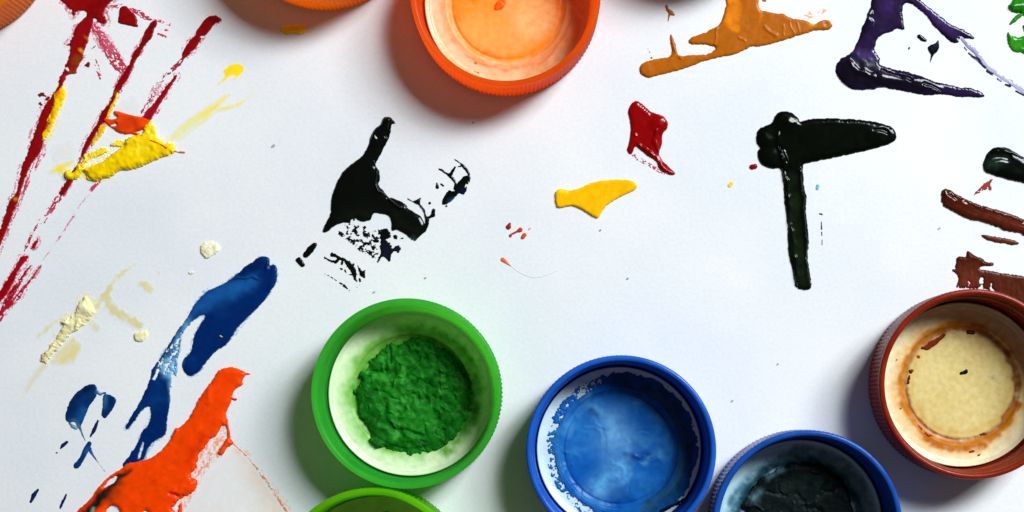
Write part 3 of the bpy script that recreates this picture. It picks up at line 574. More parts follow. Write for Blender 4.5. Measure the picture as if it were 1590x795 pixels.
# --- purple
PU = (36, 20, 58)
paint('paint_smear', [O.P((436, -30), (405, 40), (385, 80), (375, 120), (350, 170), (335, 230), (315, 275), (290, 320), (250, 345), (220, 365), (195, 400), (188, 440), (205, 480), (240, 520), (290, 550), (350, 557), (420, 552), (480, 540), (520, 548), (600, 562), (690, 580), (760, 590), (850, 582), (920, 595), (1000, 600), (1090, 603), (1108, 590), (1080, 565), (1020, 543), (960, 540), (900, 525), (820, 508), (760, 485), (700, 465), (620, 440), (560, 432), (500, 412), (460, 398), (462, 370), (450, 340), (430, 310), (435, 275), (450, 235), (480, 215), (530, 195), (575, 178), (610, 182), (612, 150), (603, 90), (605, 40), (625, 20), (660, 28), (700, 55), (750, 100), (780, 142), (820, 185), (870, 232), (910, 263), (945, 262), (962, 225), (985, 235), (1030, 243), (1042, 228), (980, 185), (900, 150), (830, 95), (760, 40), (700, -10), (680, -30))],
      PU, 'dark purple angled smear with a glossy black bead, top right', 'paint smear', H=2.4, w=5, rough=(.9, 3.5), lump=(.2, 10), mat=WET(), step=.8,
      bumps=[(O.T((300, 450, 50), (420, 480, 30)), 70, 3), (O.T((480, 480, 24), (650, 510, 22), (800, 550, 14)), 22, 3), (O.T((390, 70, 6), (400, 130, 8), (370, 190, 6)), 8, 2), (O.T((270, 385, 6), (300, 425, 8), (350, 450, 8), (420, 470, 7)), 10, 1.6), (O.T((480, 430, 3), (560, 465, 4), (650, 498, 4)), 6, -2.4), (O.T((730, 520, 4), (820, 548, 5)), 6, -2)],
      cols=[(O.T((270, 450, 90), (400, 490, 60), (560, 500, 50), (780, 540, 34)), 24, (14, 10, 22), .96), (O.T((430, 0, 16), (385, 110, 14), (345, 230, 14)), 14, (18, 12, 26), .85), (O.T((500, 20, 20), (500, 70, 16)), 24, (66, 38, 104), .8),
            (O.T((300, 310, 14), (380, 345, 24), (440, 360, 16)), 14, (70, 44, 112), .8), (O.T((720, 40, 12), (820, 120, 18), (930, 205, 18)), 20, (58, 32, 96), .9), (O.T((640, 20, 8), (740, 110, 8), (830, 205, 10), (920, 255, 10)), 8, (16, 12, 22), .9), (O.T((980, 200, 10), (1035, 235, 10)), 12, (22, 16, 36), .8)],
      dry=[(O.T((440, 270, 12), (440, 330, 12)), 8, .6, 0, 3, 2), (O.T((950, 235, 14)), 8, .55, 40, 3, 2)])
paint('paint_trail', [O.T((985, 295, 6), (998, 308, 6)), O.T((1012, 328, 6), (1060, 367, 10), (1090, 395, 9), (1112, 420, 6)), O.T((1123, 438, 7), (1158, 463, 7)), O.T((1188, 487, 7), (1212, 499, 7)), O.T((1240, 522, 7), (1265, 533, 7)), O.T((1303, 563, 7), (1380, 600, 9)),
      O.T((968, 240, 10), (1010, 285, 14), (1050, 315, 16), (1120, 412, 14), (1200, 465, 14), (1290, 520, 16), (1380, 580, 18))], (176, 168, 200), 'dashed dark purple trail leading to the right edge', 'paint trail', H=.7, w=2, rough=(.6, 3), step=.6, mat=FILM(), seed=3,
      dry=[(O.T((975, 222, 14), (1062, 296, 17), (1152, 396, 17), (1212, 450, 17), (1292, 500, 17), (1380, 550, 20)), 5, .44, 36, 3.5, 2)],
      cols=[(O.T((985, 295, 6), (998, 308, 6)), 3, (18, 14, 34), 1.6), (O.T((1012, 328, 6), (1060, 367, 10), (1090, 395, 9), (1112, 420, 6)), 3, (24, 16, 46), 1.6), (O.T((1123, 438, 7), (1158, 463, 7)), 3, (18, 14, 34), 1.6), (O.T((1188, 487, 7), (1212, 499, 7)), 3, (14, 12, 24), 1.6), (O.T((1240, 522, 7), (1265, 533, 7)), 3, (14, 12, 24), 1.6), (O.T((1303, 563, 7), (1380, 600, 9)), 3, (16, 12, 26), 1.6), (O.T((970, 240, 8), (1060, 345, 6)), 8, (96, 78, 150), .8)])
paint('paint_drop', [O.T((706, 225, 13), (722, 238, 15), (742, 250, 10))], (14, 12, 26), 'oval black purple drop inside the purple angle', 'paint drop', H=2, w=3, rough=(.5, 4), mat=WET(), step=.6)
paint('paint_drop', [O.P((758, 292), (775, 277), (805, 266), (823, 248), (828, 290), (815, 320), (790, 345), (772, 388), (776, 340), (762, 312))], (14, 14, 26), 'spiked black purple drop beside the oval one', 'paint drop', H=2.6, w=4, rough=(.4, 4), mat=WET(), step=.6)
paint('paint_drop', [O.T((640, 302, 5), (644, 295, 5))], (20, 18, 36), 'tiny black purple speck left of the two drops', 'paint drop', H=1, w=2, rough=(.3, 4), mat=WET(), step=.4)
# --- green at the corner
paint('paint_smear', [P6.P((522, 48), (545, 20), (580, -20), (690, -20), (690, 140), (620, 108), (570, 97), (540, 80)), P6.T((690, 100, 14), (625, 112, 14), (590, 138, 16), (560, 165, 14), (540, 188, 6)), P6.T((645, 205, 14), (660, 230, 20)),
      P6.P((518, 262), (530, 250), (550, 272), (595, 285), (650, 278), (690, 280), (690, 420), (640, 412), (600, 403), (560, 392), (530, 350), (512, 310))],
      (38, 140, 14), 'bright green curl of paint in the top right corner', 'paint smear', H=3, w=6, rough=(1.0, 4), lump=(.3, 8), mat=WET(), step=.7, cols=[(P6.T((600, 50, 30), (660, 30, 30)), 20, (12, 110, 20), .8), (P6.T((540, 300, 12), (545, 370, 10)), 16, (70, 180, 24), .7), (P6.T((550, 60, 8)), 14, (10, 60, 20), .8)],
      bumps=[(P6.T((560, 60, 20), (620, 40, 26)), 20, 4), (P6.T((530, 290, 6), (550, 270, 6)), 8, 2)])

# --- red dab, yellow dab
paint('paint_blob', [J.P((623, 90), (630, 65), (645, 48), (662, 45), (685, 60), (720, 90), (765, 105), (785, 130), (785, 155), (765, 185), (762, 225), (752, 265), (775, 300), (815, 338), (805, 350), (770, 338), (748, 318), (740, 295), (700, 268), (665, 238), (652, 234), (642, 258), (630, 263), (618, 245), (630, 200), (632, 140))],
      (148, 4, 8), 'glossy dark red blob above the yellow one', 'paint blob', H=3.6, w=9, rough=(.5, 5), lump=(.2, 14), mat=WET(), step=.7,
      bumps=[(J.T((752, 140, 22)), 24, 4), (J.T((742, 170, 5), (735, 215, 5), (750, 260, 4)), 6, 3), (J.T((665, 228, 3), (700, 245, 4), (720, 270, 3)), 5, 2.4), (J.T((650, 180, 3), (655, 190, 3)), 4, 1.5), (J.T((735, 300, 5), (790, 335, 6)), 8, 1.4)])
paint('paint_smear', [J.T((640, 262, 6), (660, 280, 7), (700, 300, 8), (740, 325, 8), (770, 342, 6))], (186, 60, 76), 'broken pink red flecks along the lower left side of the dark red blob', 'paint flecks', H=.5, w=1.5, rough=(.8, 3), step=.5, mat=FILM(), dry=[(J.T((630, 255, 30), (780, 345, 30)), 5, .45, 30, 3, 2)])
paint('paint_blob', [J.P((322, 430), (330, 412), (350, 405), (385, 413), (430, 400), (485, 378), (560, 368), (630, 370), (655, 385), (660, 402), (640, 418), (590, 440), (545, 468), (520, 495), (500, 527), (470, 515), (430, 490), (390, 477), (340, 485), (325, 465))],
      (246, 184, 2), 'golden yellow flat blob below the dark red one', 'paint blob', H=4.0, w=4, rough=(.6, 4), lump=(.12, 16), mat=SATIN(), step=.8, cols=[(J.T((340, 425, 16), (370, 415, 8)), 14, (250, 214, 10), .8)], bumps=[(J.T((345, 420, 12)), 16, 1.5)])
OR = (228, 84, 40)
for pts, lb, cc in [(((137, 549, 5), (132, 562, 11)), 'dark red bead, leftmost of the orange specks', (170, 40, 28)), (((140, 598, 7), (145, 592, 4), (165, 582, 4), (180, 575, 10)), 'bone shaped orange speck right of the dark red bead', (206, 66, 36)), (((190, 606, 8), (198, 596, 9)), 'oval orange speck below the bone shaped one', OR)]:
    paint('paint_speck', [J.T(*pts)], cc, lb, 'paint speck', 'orange specks left of the yellow blob', H=2.4, w=3, rough=(.4, 3), mat=SATIN(), step=.4)
paint('paint_speck', [J.T((108, 697, 9), (118, 705, 7), (140, 722, 3))], (234, 112, 66), 'tailed orange speck below the group of orange specks', 'paint speck', H=1.6, w=3, rough=(.4, 3), step=.4, cols=[(J.T((138, 720, 12)), 14, (240, 190, 170), .8)])
paint('hair', [J.T((140, 722, 1.3), (160, 738, 1.4), (185, 754, 1.5), (210, 766, 1.5), (240, 772, 1.5), (270, 768, 1.4), (300, 757, 1.2), (330, 744, 1)) ], (216, 211, 212), 'fine grey hair curving from the tailed orange speck', 'hair', H=.5, w=.8, rough=(0, 3), lump=(0, 1), step=.35)
for (x, y, r, cc, lb) in [(821.9, 355.5, 1.8, (225, 160, 150), 'tiny pink dot right of the orange specks'), (931.7, 358, 1.5, (190, 120, 80), 'tiny brown dot below the yellow blob'), (974, 433, 1.8, (130, 165, 172), 'tiny teal dot well below the yellow blob'), (424, 227, 2.6, (168, 172, 168), 'grey speck left of the black smear neck'), (734.5, 190.5, 1.1, (60, 50, 50), 'pinpoint black dot in the orange cap shadow'),
                         (580.5, 454, 1.8, (165, 168, 165), 'small grey mark just above the green cap'), (660, 432, 1.6, (160, 163, 160), 'grey dot above right of the green cap'), (1207.5, 565.5, 1.7, (168, 172, 176), 'grey dot left of the red brown cap shadow'), (1136.5, 623, 2, (168, 172, 176), 'grey smudge dot above the two blue caps'), (1458, 355, 2.0, (172, 172, 176), 'grey tick left of the brown strokes')]:
    paint('paint_speck', [ID.T((x-r*.5, y+r*.4, r*.7), (x+r*.6, y-r*.4, r*.8))], cc, lb, 'speck', H=.6, w=1.5, rough=(.2, 3), lump=(0, 1), step=.4)

# --- small yellow dash under the amber cap
YL = Fr(400, 0, 6.625)
paint('paint_stroke', [YL.P((235, 280), (290, 262), (400, 255), (495, 262), (492, 320), (440, 362), (400, 342), (330, 348), (295, 357), (250, 330))], (252, 226, 20), 'short yellow dash in the shadow of the amber cap', 'paint stroke', H=1.6, w=3, rough=(.7, 4), lump=(.4, 5), mat=SATIN(), step=.5, fade=1.5, fadecol=(230, 215, 110))

# --- red streaks, left
RD = (150, 10, 14)
PK = (196, 66, 92)
left_red = cat((B, [(100, -30), (150, 60), (190, 95), (200, 140), (212, 158), (232, 135), (240, 112), (325, 108), (330, 145), (290, 185), (230, 260), (200, 350), (170, 400), (145, 430), (180, 450), (165, 540), (125, 640), (112, 690), (75, 730)]),
               (G, [(240, 85), (215, 130), (185, 170), (160, 230), (135, 300), (110, 370), (90, 420), (80, 470), (65, 530), (40, 560), (20, 620), (0, 680), (-40, 780), (-20, 800), (20, 700), (50, 625), (75, 560), (98, 490), (130, 410), (160, 375), (172, 345), (186, 290), (206, 220), (226, 160), (240, 120), (252, 95)]),
               (B, [(118, 785), (145, 725), (190, 702), (230, 700), (245, 650), (300, 560), (310, 500), (330, 440), (360, 350), (370, 300), (395, 240), (402, 175), (430, 185), (440, 215), (520, 225), (515, 170), (500, 110), (540, 50), (575, 10), (590, -30)]))
paint('paint_stroke', [left_red], RD, 'longest dark red stroke at the left, running from the top blotch to the left edge', 'paint stroke', H=1.8, w=4, rough=(1.1, 3.5), lump=(.3, 7), streak=(-68, .3, 4), mat=SATIN(), step=.9, halo=(5, (206, 90, 116), .5, -66, 7, 1.8),
      cols=[(B.T((430, 30, 60), (400, 120, 40)), 40, (112, 4, 8), .7), (B.T((285, 475, 14)), 8, (238, 180, 10), .95), (B.T((340, 355, 10)), 6, (190, 100, 10), .8), (B.T((240, 570, 34)), 20, (150, 84, 16), .7), (B.T((200, 680, 24)), 16, (150, 80, 20), .7), (G.T((65, 560, 6)), 5, (220, 150, 10), .9), (B.T((130, 730, 20)), 14, (190, 50, 70), .6)],
      dry=[(G.T((165, 375, 10), (130, 450, 10), (100, 500, 8)), 6, .5, -68, 8, 2), (B.T((150, 660, 26)), 8, .6, 10, 8, 2), (B.T((140, 760, 14)), 8, .6, -60, 8, 2)])
paint('paint_smear', [G.T((172, 370, 6), (150, 410, 10), (122, 460, 10), (100, 520, 6)), G.T((100, 520, 4), (60, 620, 4), (20, 710, 4))], PK, 'pink dry fringe on the right side of the longest red stroke', 'paint smear', H=.5, w=2, rough=(.8, 3), step=.7, mat=FILM(), dry=[(G.T((180, 340, 40), (10, 740, 40)), 5, .5, -67, 9, 1.6)])
paint('paint_smear', [B.T((410, 260, 34), (490, 380, 50), (570, 500, 60), (625, 600, 62), (680, 665, 44))], (190, 52, 78), 'dry pinkish red brush band between the two dark red strokes', 'paint smear', H=.7, w=2, rough=(1.4, 3), step=.7, mat=FILM(), seed=11, halo=(3, (220, 130, 158), .62, 60, 5, 3),
      dry=[(B.T((400, 230, 90), (690, 680, 90)), 6, .74, 60, 3.5, 2.4)], cols=[(B.T((450, 370, 34)), 20, (160, 16, 30), .9), (B.T((585, 575, 30)), 20, (160, 16, 30), .9), (B.T((625, 470, 24)), 20, (165, 20, 36), .9), (B.T((560, 300, 40), (600, 420, 30)), 50, (216, 120, 145), .7), (B.T((690, 570, 24)), 20, (170, 30, 46), .8)])
paint('paint_smear', [B.T((420, 565, 8), (430, 620, 18), (465, 740, 16))], PK, 'faint pink flecks left of the dry brush band', 'paint smear', H=.4, w=1.5, rough=(1, 3), step=.6, mat=FILM(), dry=[(B.T((420, 540, 40), (470, 760, 40)), 5, .5, 75, 4, 2)])
paint('paint_fleck', [B.T((330, 618, 12), (350, 605, 16), (350, 628, 12))], (120, 30, 24), 'dark red crumb right of the longest red stroke', 'paint fleck', H=1.6, w=2.5, rough=(1, 3), step=.5)
paint('paint_fleck', [B.T((380, 465, 3), (400, 450, 4), (420, 434, 3))], (110, 60, 60), 'thin dark red scratch above the dark red crumb', 'paint fleck', H=.5, w=1.5, rough=(.3, 3), step=.4)
paint('paint_patch', [B.P((650, 75), (700, 55), (730, 75), (775, 120), (810, 160), (815, 215), (826, 252), (790, 255), (700, 235), (635, 210), (640, 150))], (144, 8, 12), 'dark red four sided patch near the top left', 'paint patch', H=2, w=4, rough=(.7, 4), lump=(.2, 9), mat=SATIN(), step=.7)
paint('paint_smear', [B.T((510, 82, 14), (570, 70, 26), (650, 58, 24), (700, 52, 8)), B.T((745, 82, 10), (830, 122, 28), (895, 165, 24), (960, 182, 12), (1060, 208, 14), (1130, 236, 14)), B.T((1045, 272, 10), (1100, 285, 8)), B.T((1010, 322, 6), (1055, 335, 12), (1085, 350, 6))], (200, 60, 84), 'broken pink red streak crossing the four sided patch', 'paint smear', H=.6, w=2, rough=(1, 3), step=.6, mat=FILM(),
      dry=[(B.T((500, 80, 60), (700, 60, 60)), 5, .45, 10, 5, 2), (B.T((740, 90, 50), (940, 180, 50)), 5, .66, 25, 5, 2), (B.T((970, 190, 60), (1130, 260, 80)), 5, .42, 25, 5, 2)], cols=[(B.T((890, 165, 20), (820, 130, 14)), 18, (164, 14, 26), .9)])
for pts, lb in [(((8, 122, 10), (25, 116, 12), (42, 128, 9)), 'uppermost of the red crumbs left of the longest red stroke'), (((8, 180, 9), (14, 188, 8)), 'lowest of the red crumbs left of the longest red stroke'), (((55, 152, 9), (66, 140, 10)), 'red crumb touching the longest red stroke')]:
    paint('paint_fleck', [Z.T(*pts)], (140, 20, 28), lb, 'paint fleck', 'red crumbs left of the longest red stroke', H=1.2, w=2, rough=(1.2, 3), step=.5)
# middle red stroke
mid_red = cat((B, [(975, 192), (998, 195), (1002, 230), (975, 290), (945, 370), (880, 440), (840, 520), (790, 600), (750, 700)]),
              (Z, [(615, 5), (575, 65), (540, 130), (500, 200), (470, 290), (430, 330), (395, 390), (350, 470), (310, 540), (270, 620), (250, 680), (225, 730), (180, 800), (140, 800), (160, 760), (200, 700), (225, 650), (265, 600), (285, 545), (310, 470), (350, 390), (400, 320), (430, 240), (490, 170), (520, 80), (555, 5)]),
              (B, [(680, 700), (740, 600), (780, 500), (840, 420), (870, 340), (910, 260), (950, 205)]))
paint('paint_stroke', [mid_red], (146, 8, 14), 'middle dark red stroke slanting down to the thick yellow paint', 'paint stroke', H=2.0, w=4, rough=(.9, 3), lump=(.3, 7), streak=(-60, .25, 3), mat=SATIN(), step=.8, halo=(3, (206, 90, 116), .48, -60, 7, 1.8),
      cols=[(B.T((980, 230, 16), (930, 370, 16), (860, 500, 12)), 14, (92, 12, 8), .8), (Z.T((540, 110, 10)), 12, (190, 100, 14), .8), (Z.T((290, 570, 12), (265, 620, 8)), 10, (225, 110, 14), .8)])
paint('paint_smear', [Fq.T((330, 100, 16), (300, 150, 14), (268, 190, 16), (240, 230, 16), (210, 280, 18), (180, 290, 10), (150, 350, 8), (120, 420, 8))], (186, 40, 72), 'dry red trail continuing the middle stroke below the yellow', 'paint smear', H=.6, w=2, rough=(1, 3), step=.7, mat=FILM(), z0=.2,
      dry=[(Fq.T((300, 150, 50), (210, 280, 50)), 8, .62, -58, 9, 2), (Fq.T((200, 280, 40), (120, 420, 40)), 8, .42, -58, 9, 1.6)], cols=[(Fq.T((330, 100, 14), (296, 150, 12)), 14, (150, 10, 24), .9), (Fq.T((266, 190, 12)), 12, (196, 30, 60), .9), (Fq.T((220, 260, 30)), 20, (214, 120, 150), .6)])
paint('paint_smear', [Y4.T((292, 55, 8), (275, 90, 14), (258, 118, 14), (240, 130, 6)),
      Y4.P((160, 190), (215, 185), (222, 200), (190, 240), (150, 290), (130, 330), (110, 380), (80, 440), (40, 500), (-10, 560), (-50, 580), (-50, 470), (0, 450), (40, 390), (90, 310), (120, 270), (140, 230)),
      Y4.T((235, 262, 4), (200, 310, 8), (160, 370, 14), (120, 430, 20), (80, 500, 26), (40, 570, 26), (10, 640, 20)), Y4.T((318, 255, 4), (270, 325, 8), (230, 380, 9), (180, 440, 12), (150, 490, 18), (80, 560, 16), (20, 640, 14), (-10, 700, 12))],
      (176, 10, 26), 'brushy red bundle of streaks at the lower left edge', 'paint smear', H=1.2, w=3, rough=(1, 3), step=.7, mat=SATIN(), streak=(-56, .3, 2), halo=(3, (214, 100, 130), .42, -56, 10, 1.6),
      dry=[(Y4.T((235, 262, 10), (160, 370, 26), (100, 480, 30), (20, 600, 30)), 8, .72, -56, 12, 1.8), (Y4.T((320, 250, 14), (180, 440, 20), (100, 560, 22), (0, 680, 30)), 8, .72, -56, 12, 1.8), (Y4.T((230, 200, 14), (170, 300, 16), (100, 410, 12)), 6, .55, -56, 8, 1.6)],
      cols=[(Y4.T((230, 380, 16), (150, 500, 22), (60, 600, 22), (0, 690, 30)), 20, (206, 40, 76), .75), (Y4.T((100, 330, 20), (20, 470, 30)), 20, (146, 4, 10), .8)])
# right red stroke
paint('paint_stroke', [C.P((780, 150), (830, 150), (880, 180), (865, 208), (820, 225), (780, 280), (740, 325), (700, 360), (660, 420), (620, 470), (570, 520), (530, 555), (505, 550), (515, 490), (560, 410), (600, 360), (635, 330), (650, 285), (700, 210), (740, 170)), C.T((515, 550, 14), (480, 600, 22), (410, 662, 22), (340, 725, 14), (315, 775, 12))],
      (146, 8, 14), 'right hand dark red stroke with a rounded top end', 'paint stroke', H=2.0, w=4.5, rough=(.8, 3), lump=(.25, 7), mat=SATIN(), step=.7, halo=(3.5, (206, 90, 116), .48, -55, 6, 1.8),
      dry=[(C.T((520, 565, 16), (480, 600, 30), (410, 662, 30)), 6, .62, -52, 5, 2), (C.T((400, 670, 30), (310, 780, 30)), 8, .4, -52, 4, 2), (C.T((740, 330, 8), (680, 365, 12)), 6, .5, -52, 3, 2)], cols=[(C.T((800, 175, 18), (850, 180, 18)), 20, (92, 4, 8), .8), (C.T((460, 610, 50), (330, 750, 50)), 30, (186, 50, 80), .8)])
paint('paint_stroke', [E.P((290, 145), (299, 156), (270, 200), (232, 265), (192, 330), (165, 380), (132, 424), (85, 412), (85, 395), (120, 355), (170, 300), (210, 240), (260, 180)), E.T((182, 208, 4), (150, 272, 11), (112, 330, 9), (75, 380, 8))],
      (160, 10, 26), 'short red stroke ending under the orange dab', 'paint stroke', H=1.2, w=3, rough=(1, 3), lump=(.3, 6), mat=SATIN(), step=.7, streak=(-58, .3, 2), halo=(5, (206, 90, 120), .52, -58, 6, 1.8),
      dry=[(E.T((250, 260, 8), (200, 350, 14), (150, 410, 10)), 8, .5, -58, 6, 1.6), (E.T((210, 240, 6), (190, 270, 6)), 6, .6, -58, 6, 1.6), (E.T((190, 200, 14), (70, 390, 20)), 5, .45, -58, 5, 1.8)], cols=[(E.T((185, 205, 12), (70, 390, 18)), 12, (190, 80, 120), .9), (E.T((140, 400, 20), (170, 350, 12)), 16, (190, 16, 50), .7)])
paint('paint_smear', [Fq.T((475, 95, 10), (440, 130, 12), (412, 168, 6), (380, 210, 4), (350, 260, 8), (300, 340, 7), (240, 420, 6), (205, 470, 4))], (206, 96, 140), 'long thin pink streak below the thick yellow paint', 'paint smear', H=.45, w=2, rough=(.7, 3), step=.6, mat=FILM(), fade=1.6,
      dry=[(Fq.T((410, 160, 30), (205, 480, 30)), 8, .66, -55, 12, 1.6)], cols=[(Fq.T((470, 95, 12), (435, 135, 10)), 10, (190, 40, 90), .9), (Fq.T((350, 262, 6)), 8, (190, 60, 110), .8)])

# --- yellow
YE = (250, 214, 4)
paint('paint_smear', [Z.P((165, 60), (182, 100), (175, 150), (150, 210), (120, 280), (90, 350), (60, 400), (30, 430), (22, 400), (40, 360), (58, 330), (60, 290), (90, 230), (105, 180), (110, 110), (135, 90))], (246, 202, 4), 'yellow smear along the right side of the longest red stroke', 'paint smear', H=3.2, w=4, rough=(1.2, 3.5), lump=(.5, 6), mat=SATIN(), step=.6, halo=(4, (246, 228, 130), .6, -65, 4, 3),
      cols=[(Z.T((135, 118, 26)), 14, (240, 96, 10), .95), (Z.T((100, 240, 10), (60, 360, 8)), 8, (190, 90, 10), .7)], dry=[(Z.T((85, 250, 10), (60, 345, 8)), 6, .62, -70, 4, 3)])
paint('paint_smear', [Z.T((545, 100, 6), (530, 150, 10), (505, 200, 11), (480, 260, 12), (462, 290, 6)), Z.P((455, 322), (470, 332), (440, 390), (400, 440), (365, 472), (372, 430), (408, 385), (415, 340))], (240, 190, 14), 'yellow edge beside the middle red stroke', 'paint smear', H=2.6, w=3, rough=(1, 3), lump=(.4, 5), mat=SATIN(), step=.6, fade=1.5, fadecol=(245, 220, 120))
paint('paint_smear', [Z.P((60, 655), (90, 620), (130, 590), (190, 570), (240, 550), (255, 580), (210, 620), (190, 650), (185, 678), (110, 672)), Z.P((290, 650), (330, 660), (350, 690), (300, 705), (270, 690))], (248, 224, 50), 'thin yellow wash at the left tip of the thick yellow paint', 'paint smear', H=.5, w=2, rough=(1.6, 4), step=.7, mat=FILM(), fade=8)
paint('paint_stain', [Z.P((100, 480), (200, 430), (260, 460), (250, 540), (180, 570), (90, 580)), Z.P((590, 150), (660, 130), (700, 200), (690, 270), (560, 235), (530, 200))], (232, 226, 208), 'very faint cream stain around the yellow and orange paint', 'paint stain', H=.3, w=2, rough=(3, 8), step=1, mat=FILM(), fade=18, alpha=.6, patchy=.5)
thick = Z.P((600, 430), (640, 402), (700, 390), (720, 370), (738, 325), (770, 308), (800, 360), (815, 410), (860, 450), (918, 452), (936, 500), (896, 534), (818, 562), (751, 595), (700, 615), (620, 635), (560, 640), (520, 670), (440, 700), (380, 714), (340, 702), (320, 662), (303, 648), (272, 690), (240, 706), (205, 706), (185, 680), (185, 645), (215, 638), (232, 655), (262, 620), (255, 598), (290, 596), (310, 625), (360, 610), (430, 580), (480, 550), (520, 510), (570, 470))
paint('paint_blob', [thick, Z.T((505, 462, 8), (560, 455, 22), (590, 462, 14)), Z.T((325, 548, 12), (390, 530, 20), (452, 500, 20)), Z.T((330, 560, 10), (300, 610, 12))], (244, 204, 4), 'thick lumpy yellow paint under the orange dab, upper left', 'paint blob', H=6.5, w=8, z0=.3, rough=(1.3, 4), lump=(.4, 7), mat=SATIN(), step=.8, halo=(4, (248, 232, 120), .55, -30, 4, 3),
      cols=[(Z.T((560, 455, 26), (450, 500, 24), (350, 545, 18)), 14, (248, 222, 60), .7), (Z.T((700, 480, 20)), 30, (252, 228, 50), .8), (Z.T((350, 690, 8), (440, 700, 8)), 10, (196, 160, 0), .6)],
      bumps=[(Z.T((560, 455, 22), (500, 460, 12), (450, 500, 18), (350, 545, 16)), 14, -4.5), (Z.T((310, 640, 5), (340, 690, 5)), 6, -3), (Z.T((600, 440, 6), (660, 430, 8)), 10, 2), (Z.T((480, 600, 10), (600, 560, 20)), 30, 2), (Z.T((770, 350, 14), (790, 400, 12)), 16, -3)])
paint('paint_dab', [Z.P((515, 236), (530, 230), (560, 238), (640, 262), (700, 270), (755, 290), (765, 310), (735, 345), (690, 370), (650, 385), (600, 390), (545, 375), (500, 345), (470, 322), (445, 297), (458, 280), (500, 290), (540, 275), (520, 255)), Z.T((640, 378, 8), (670, 388, 10), (715, 407, 9)), Z.T((772, 435, 12), (830, 457, 13), (885, 488, 14), (925, 505, 6)), Z.T((925, 505, 5), (960, 512, 4), (1000, 510, 8))],
      (240, 70, 10), 'orange red dab with a thin tail lying on the thick yellow paint', 'paint dab', H=3.4, w=4, z0=0, rough=(.7, 3.5), lump=(.25, 8), mat=SATIN(), step=.6, cuts=[Z.T((505, 330, 7), (525, 325, 10))],
      bumps=[(Z.T((690, 395, 10), (740, 420, 20), (830, 457, 18), (890, 490, 16)), 12, 6.5), (Z.T((720, 340, 40)), 20, 3)], cols=[(Z.T((960, 512, 10), (1000, 510, 14)), 10, (242, 170, 150), .95), (Z.T((540, 350, 20), (640, 300, 30)), 20, (216, 52, 8), .7)])
paint('paint_dab', [E.P((580, 122), (600, 100), (630, 80), (672, 71), (705, 85), (711, 115), (690, 145), (665, 160), (640, 148), (615, 160), (598, 182), (575, 182), (583, 160), (590, 145)), E.T((560, 195, 8), (580, 180, 10)), E.T((600, 180, 5), (640, 175, 7), (665, 160, 6))], (252, 222, 20), 'yellow comma shaped dab to the right of the red strokes', 'paint dab', H=1, w=3, rough=(1, 3.5), step=.6, mat=FILM(), fade=1.6, cols=[(E.T((600, 185, 10), (640, 170, 12)), 10, (246, 232, 120), .9), (E.T((560, 195, 12)), 10, (244, 228, 130), .9), (E.T((640, 110, 10), (600, 130, 6)), 14, (240, 196, 10), .6)])
paint('paint_stroke', [E.T((545, 362, 18), (620, 345, 18), (690, 322, 17), (730, 282, 20), (780, 235, 14)), E.T((625, 262, 12), (570, 300, 24), (520, 345, 28), (440, 400, 34), (370, 450, 36), (300, 510, 32), (245, 548, 18)), E.T((540, 370, 12), (440, 440, 20), (380, 490, 14), (300, 550, 12))], (244, 228, 96), 'faint forked yellow streak right of the thick yellow paint', 'paint stroke', H=.5, w=2, rough=(1.4, 4), step=.8, mat=FILM(), fade=6,
      dry=[(E.T((570, 290, 40), (250, 560, 50)), 10, .86, -36, 12, 2), (E.T((720, 290, 20), (780, 235, 20)), 8, .7, -44, 8, 2)],
      cols=[(E.T((545, 364, 8), (620, 347, 8), (690, 322, 8), (720, 300, 5)), 8, (250, 222, 40), 1.2), (E.T((540, 345, 10), (440, 390, 6), (360, 440, 5)), 10, (242, 222, 70), .8), (E.T((400, 470, 40), (290, 530, 30)), 40, (230, 232, 190), .8), (E.T((730, 285, 10), (775, 240, 8)), 10, (240, 218, 80), .8)])

# --- cream
CR = (232, 222, 168)
paint('paint_blob', [Q.P((505, 262), (518, 240), (535, 238), (550, 262), (575, 290), (582, 335), (555, 380), (510, 418), (470, 452), (430, 480), (380, 540), (330, 592), (290, 645), (255, 640), (250, 608), (300, 560), (350, 490), (390, 420), (378, 398), (430, 370), (470, 335), (485, 290))],
      CR, 'thick crusty cream streak at the left, above the blue marks', 'paint streak', H=4, w=9, z0=.1, rough=(2.0, 4), lump=(.55, 5), mat=MATTE(), step=.7, halo=(6, (234, 226, 184), .6, -50, 5, 4), cols=[(Q.T((520, 320, 30)), 20, (240, 230, 186), .8), (Q.T((270, 625, 20)), 14, (204, 170, 130), .7), (Q.T((520, 255, 10)), 10, (190, 166, 100), .7), (Q.T((380, 480, 16), (430, 440, 10)), 16, (214, 204, 132), .6)],
      bumps=[(Q.T((400, 395, 10)), 10, 3), (Q.T((490, 400, 8), (480, 440, 10)), 10, 3), (Q.T((500, 310, 14), (550, 320, 16)), 14, 4), (Q.T((340, 520, 6), (300, 600, 12)), 10, 2)])
paint('paint_stain', [Q.P((420, 330), (300, 400), (220, 480), (260, 500), (350, 420), (420, 400)), Q.P((440, 480), (500, 520), (510, 570), (470, 640), (400, 672), (320, 668), (290, 640), (360, 560)), Q.T((280, 660, 30), (200, 760, 30), (150, 860, 20))], (226, 212, 150), 'pale cream wash around the crusty cream streak', 'paint stain', H=.35, w=2, rough=(2.5, 6), step=1, mat=FILM(), fade=9, patchy=.4, cols=[(Q.T((200, 700, 60), (160, 840, 60)), 30, (224, 218, 190), .9)])
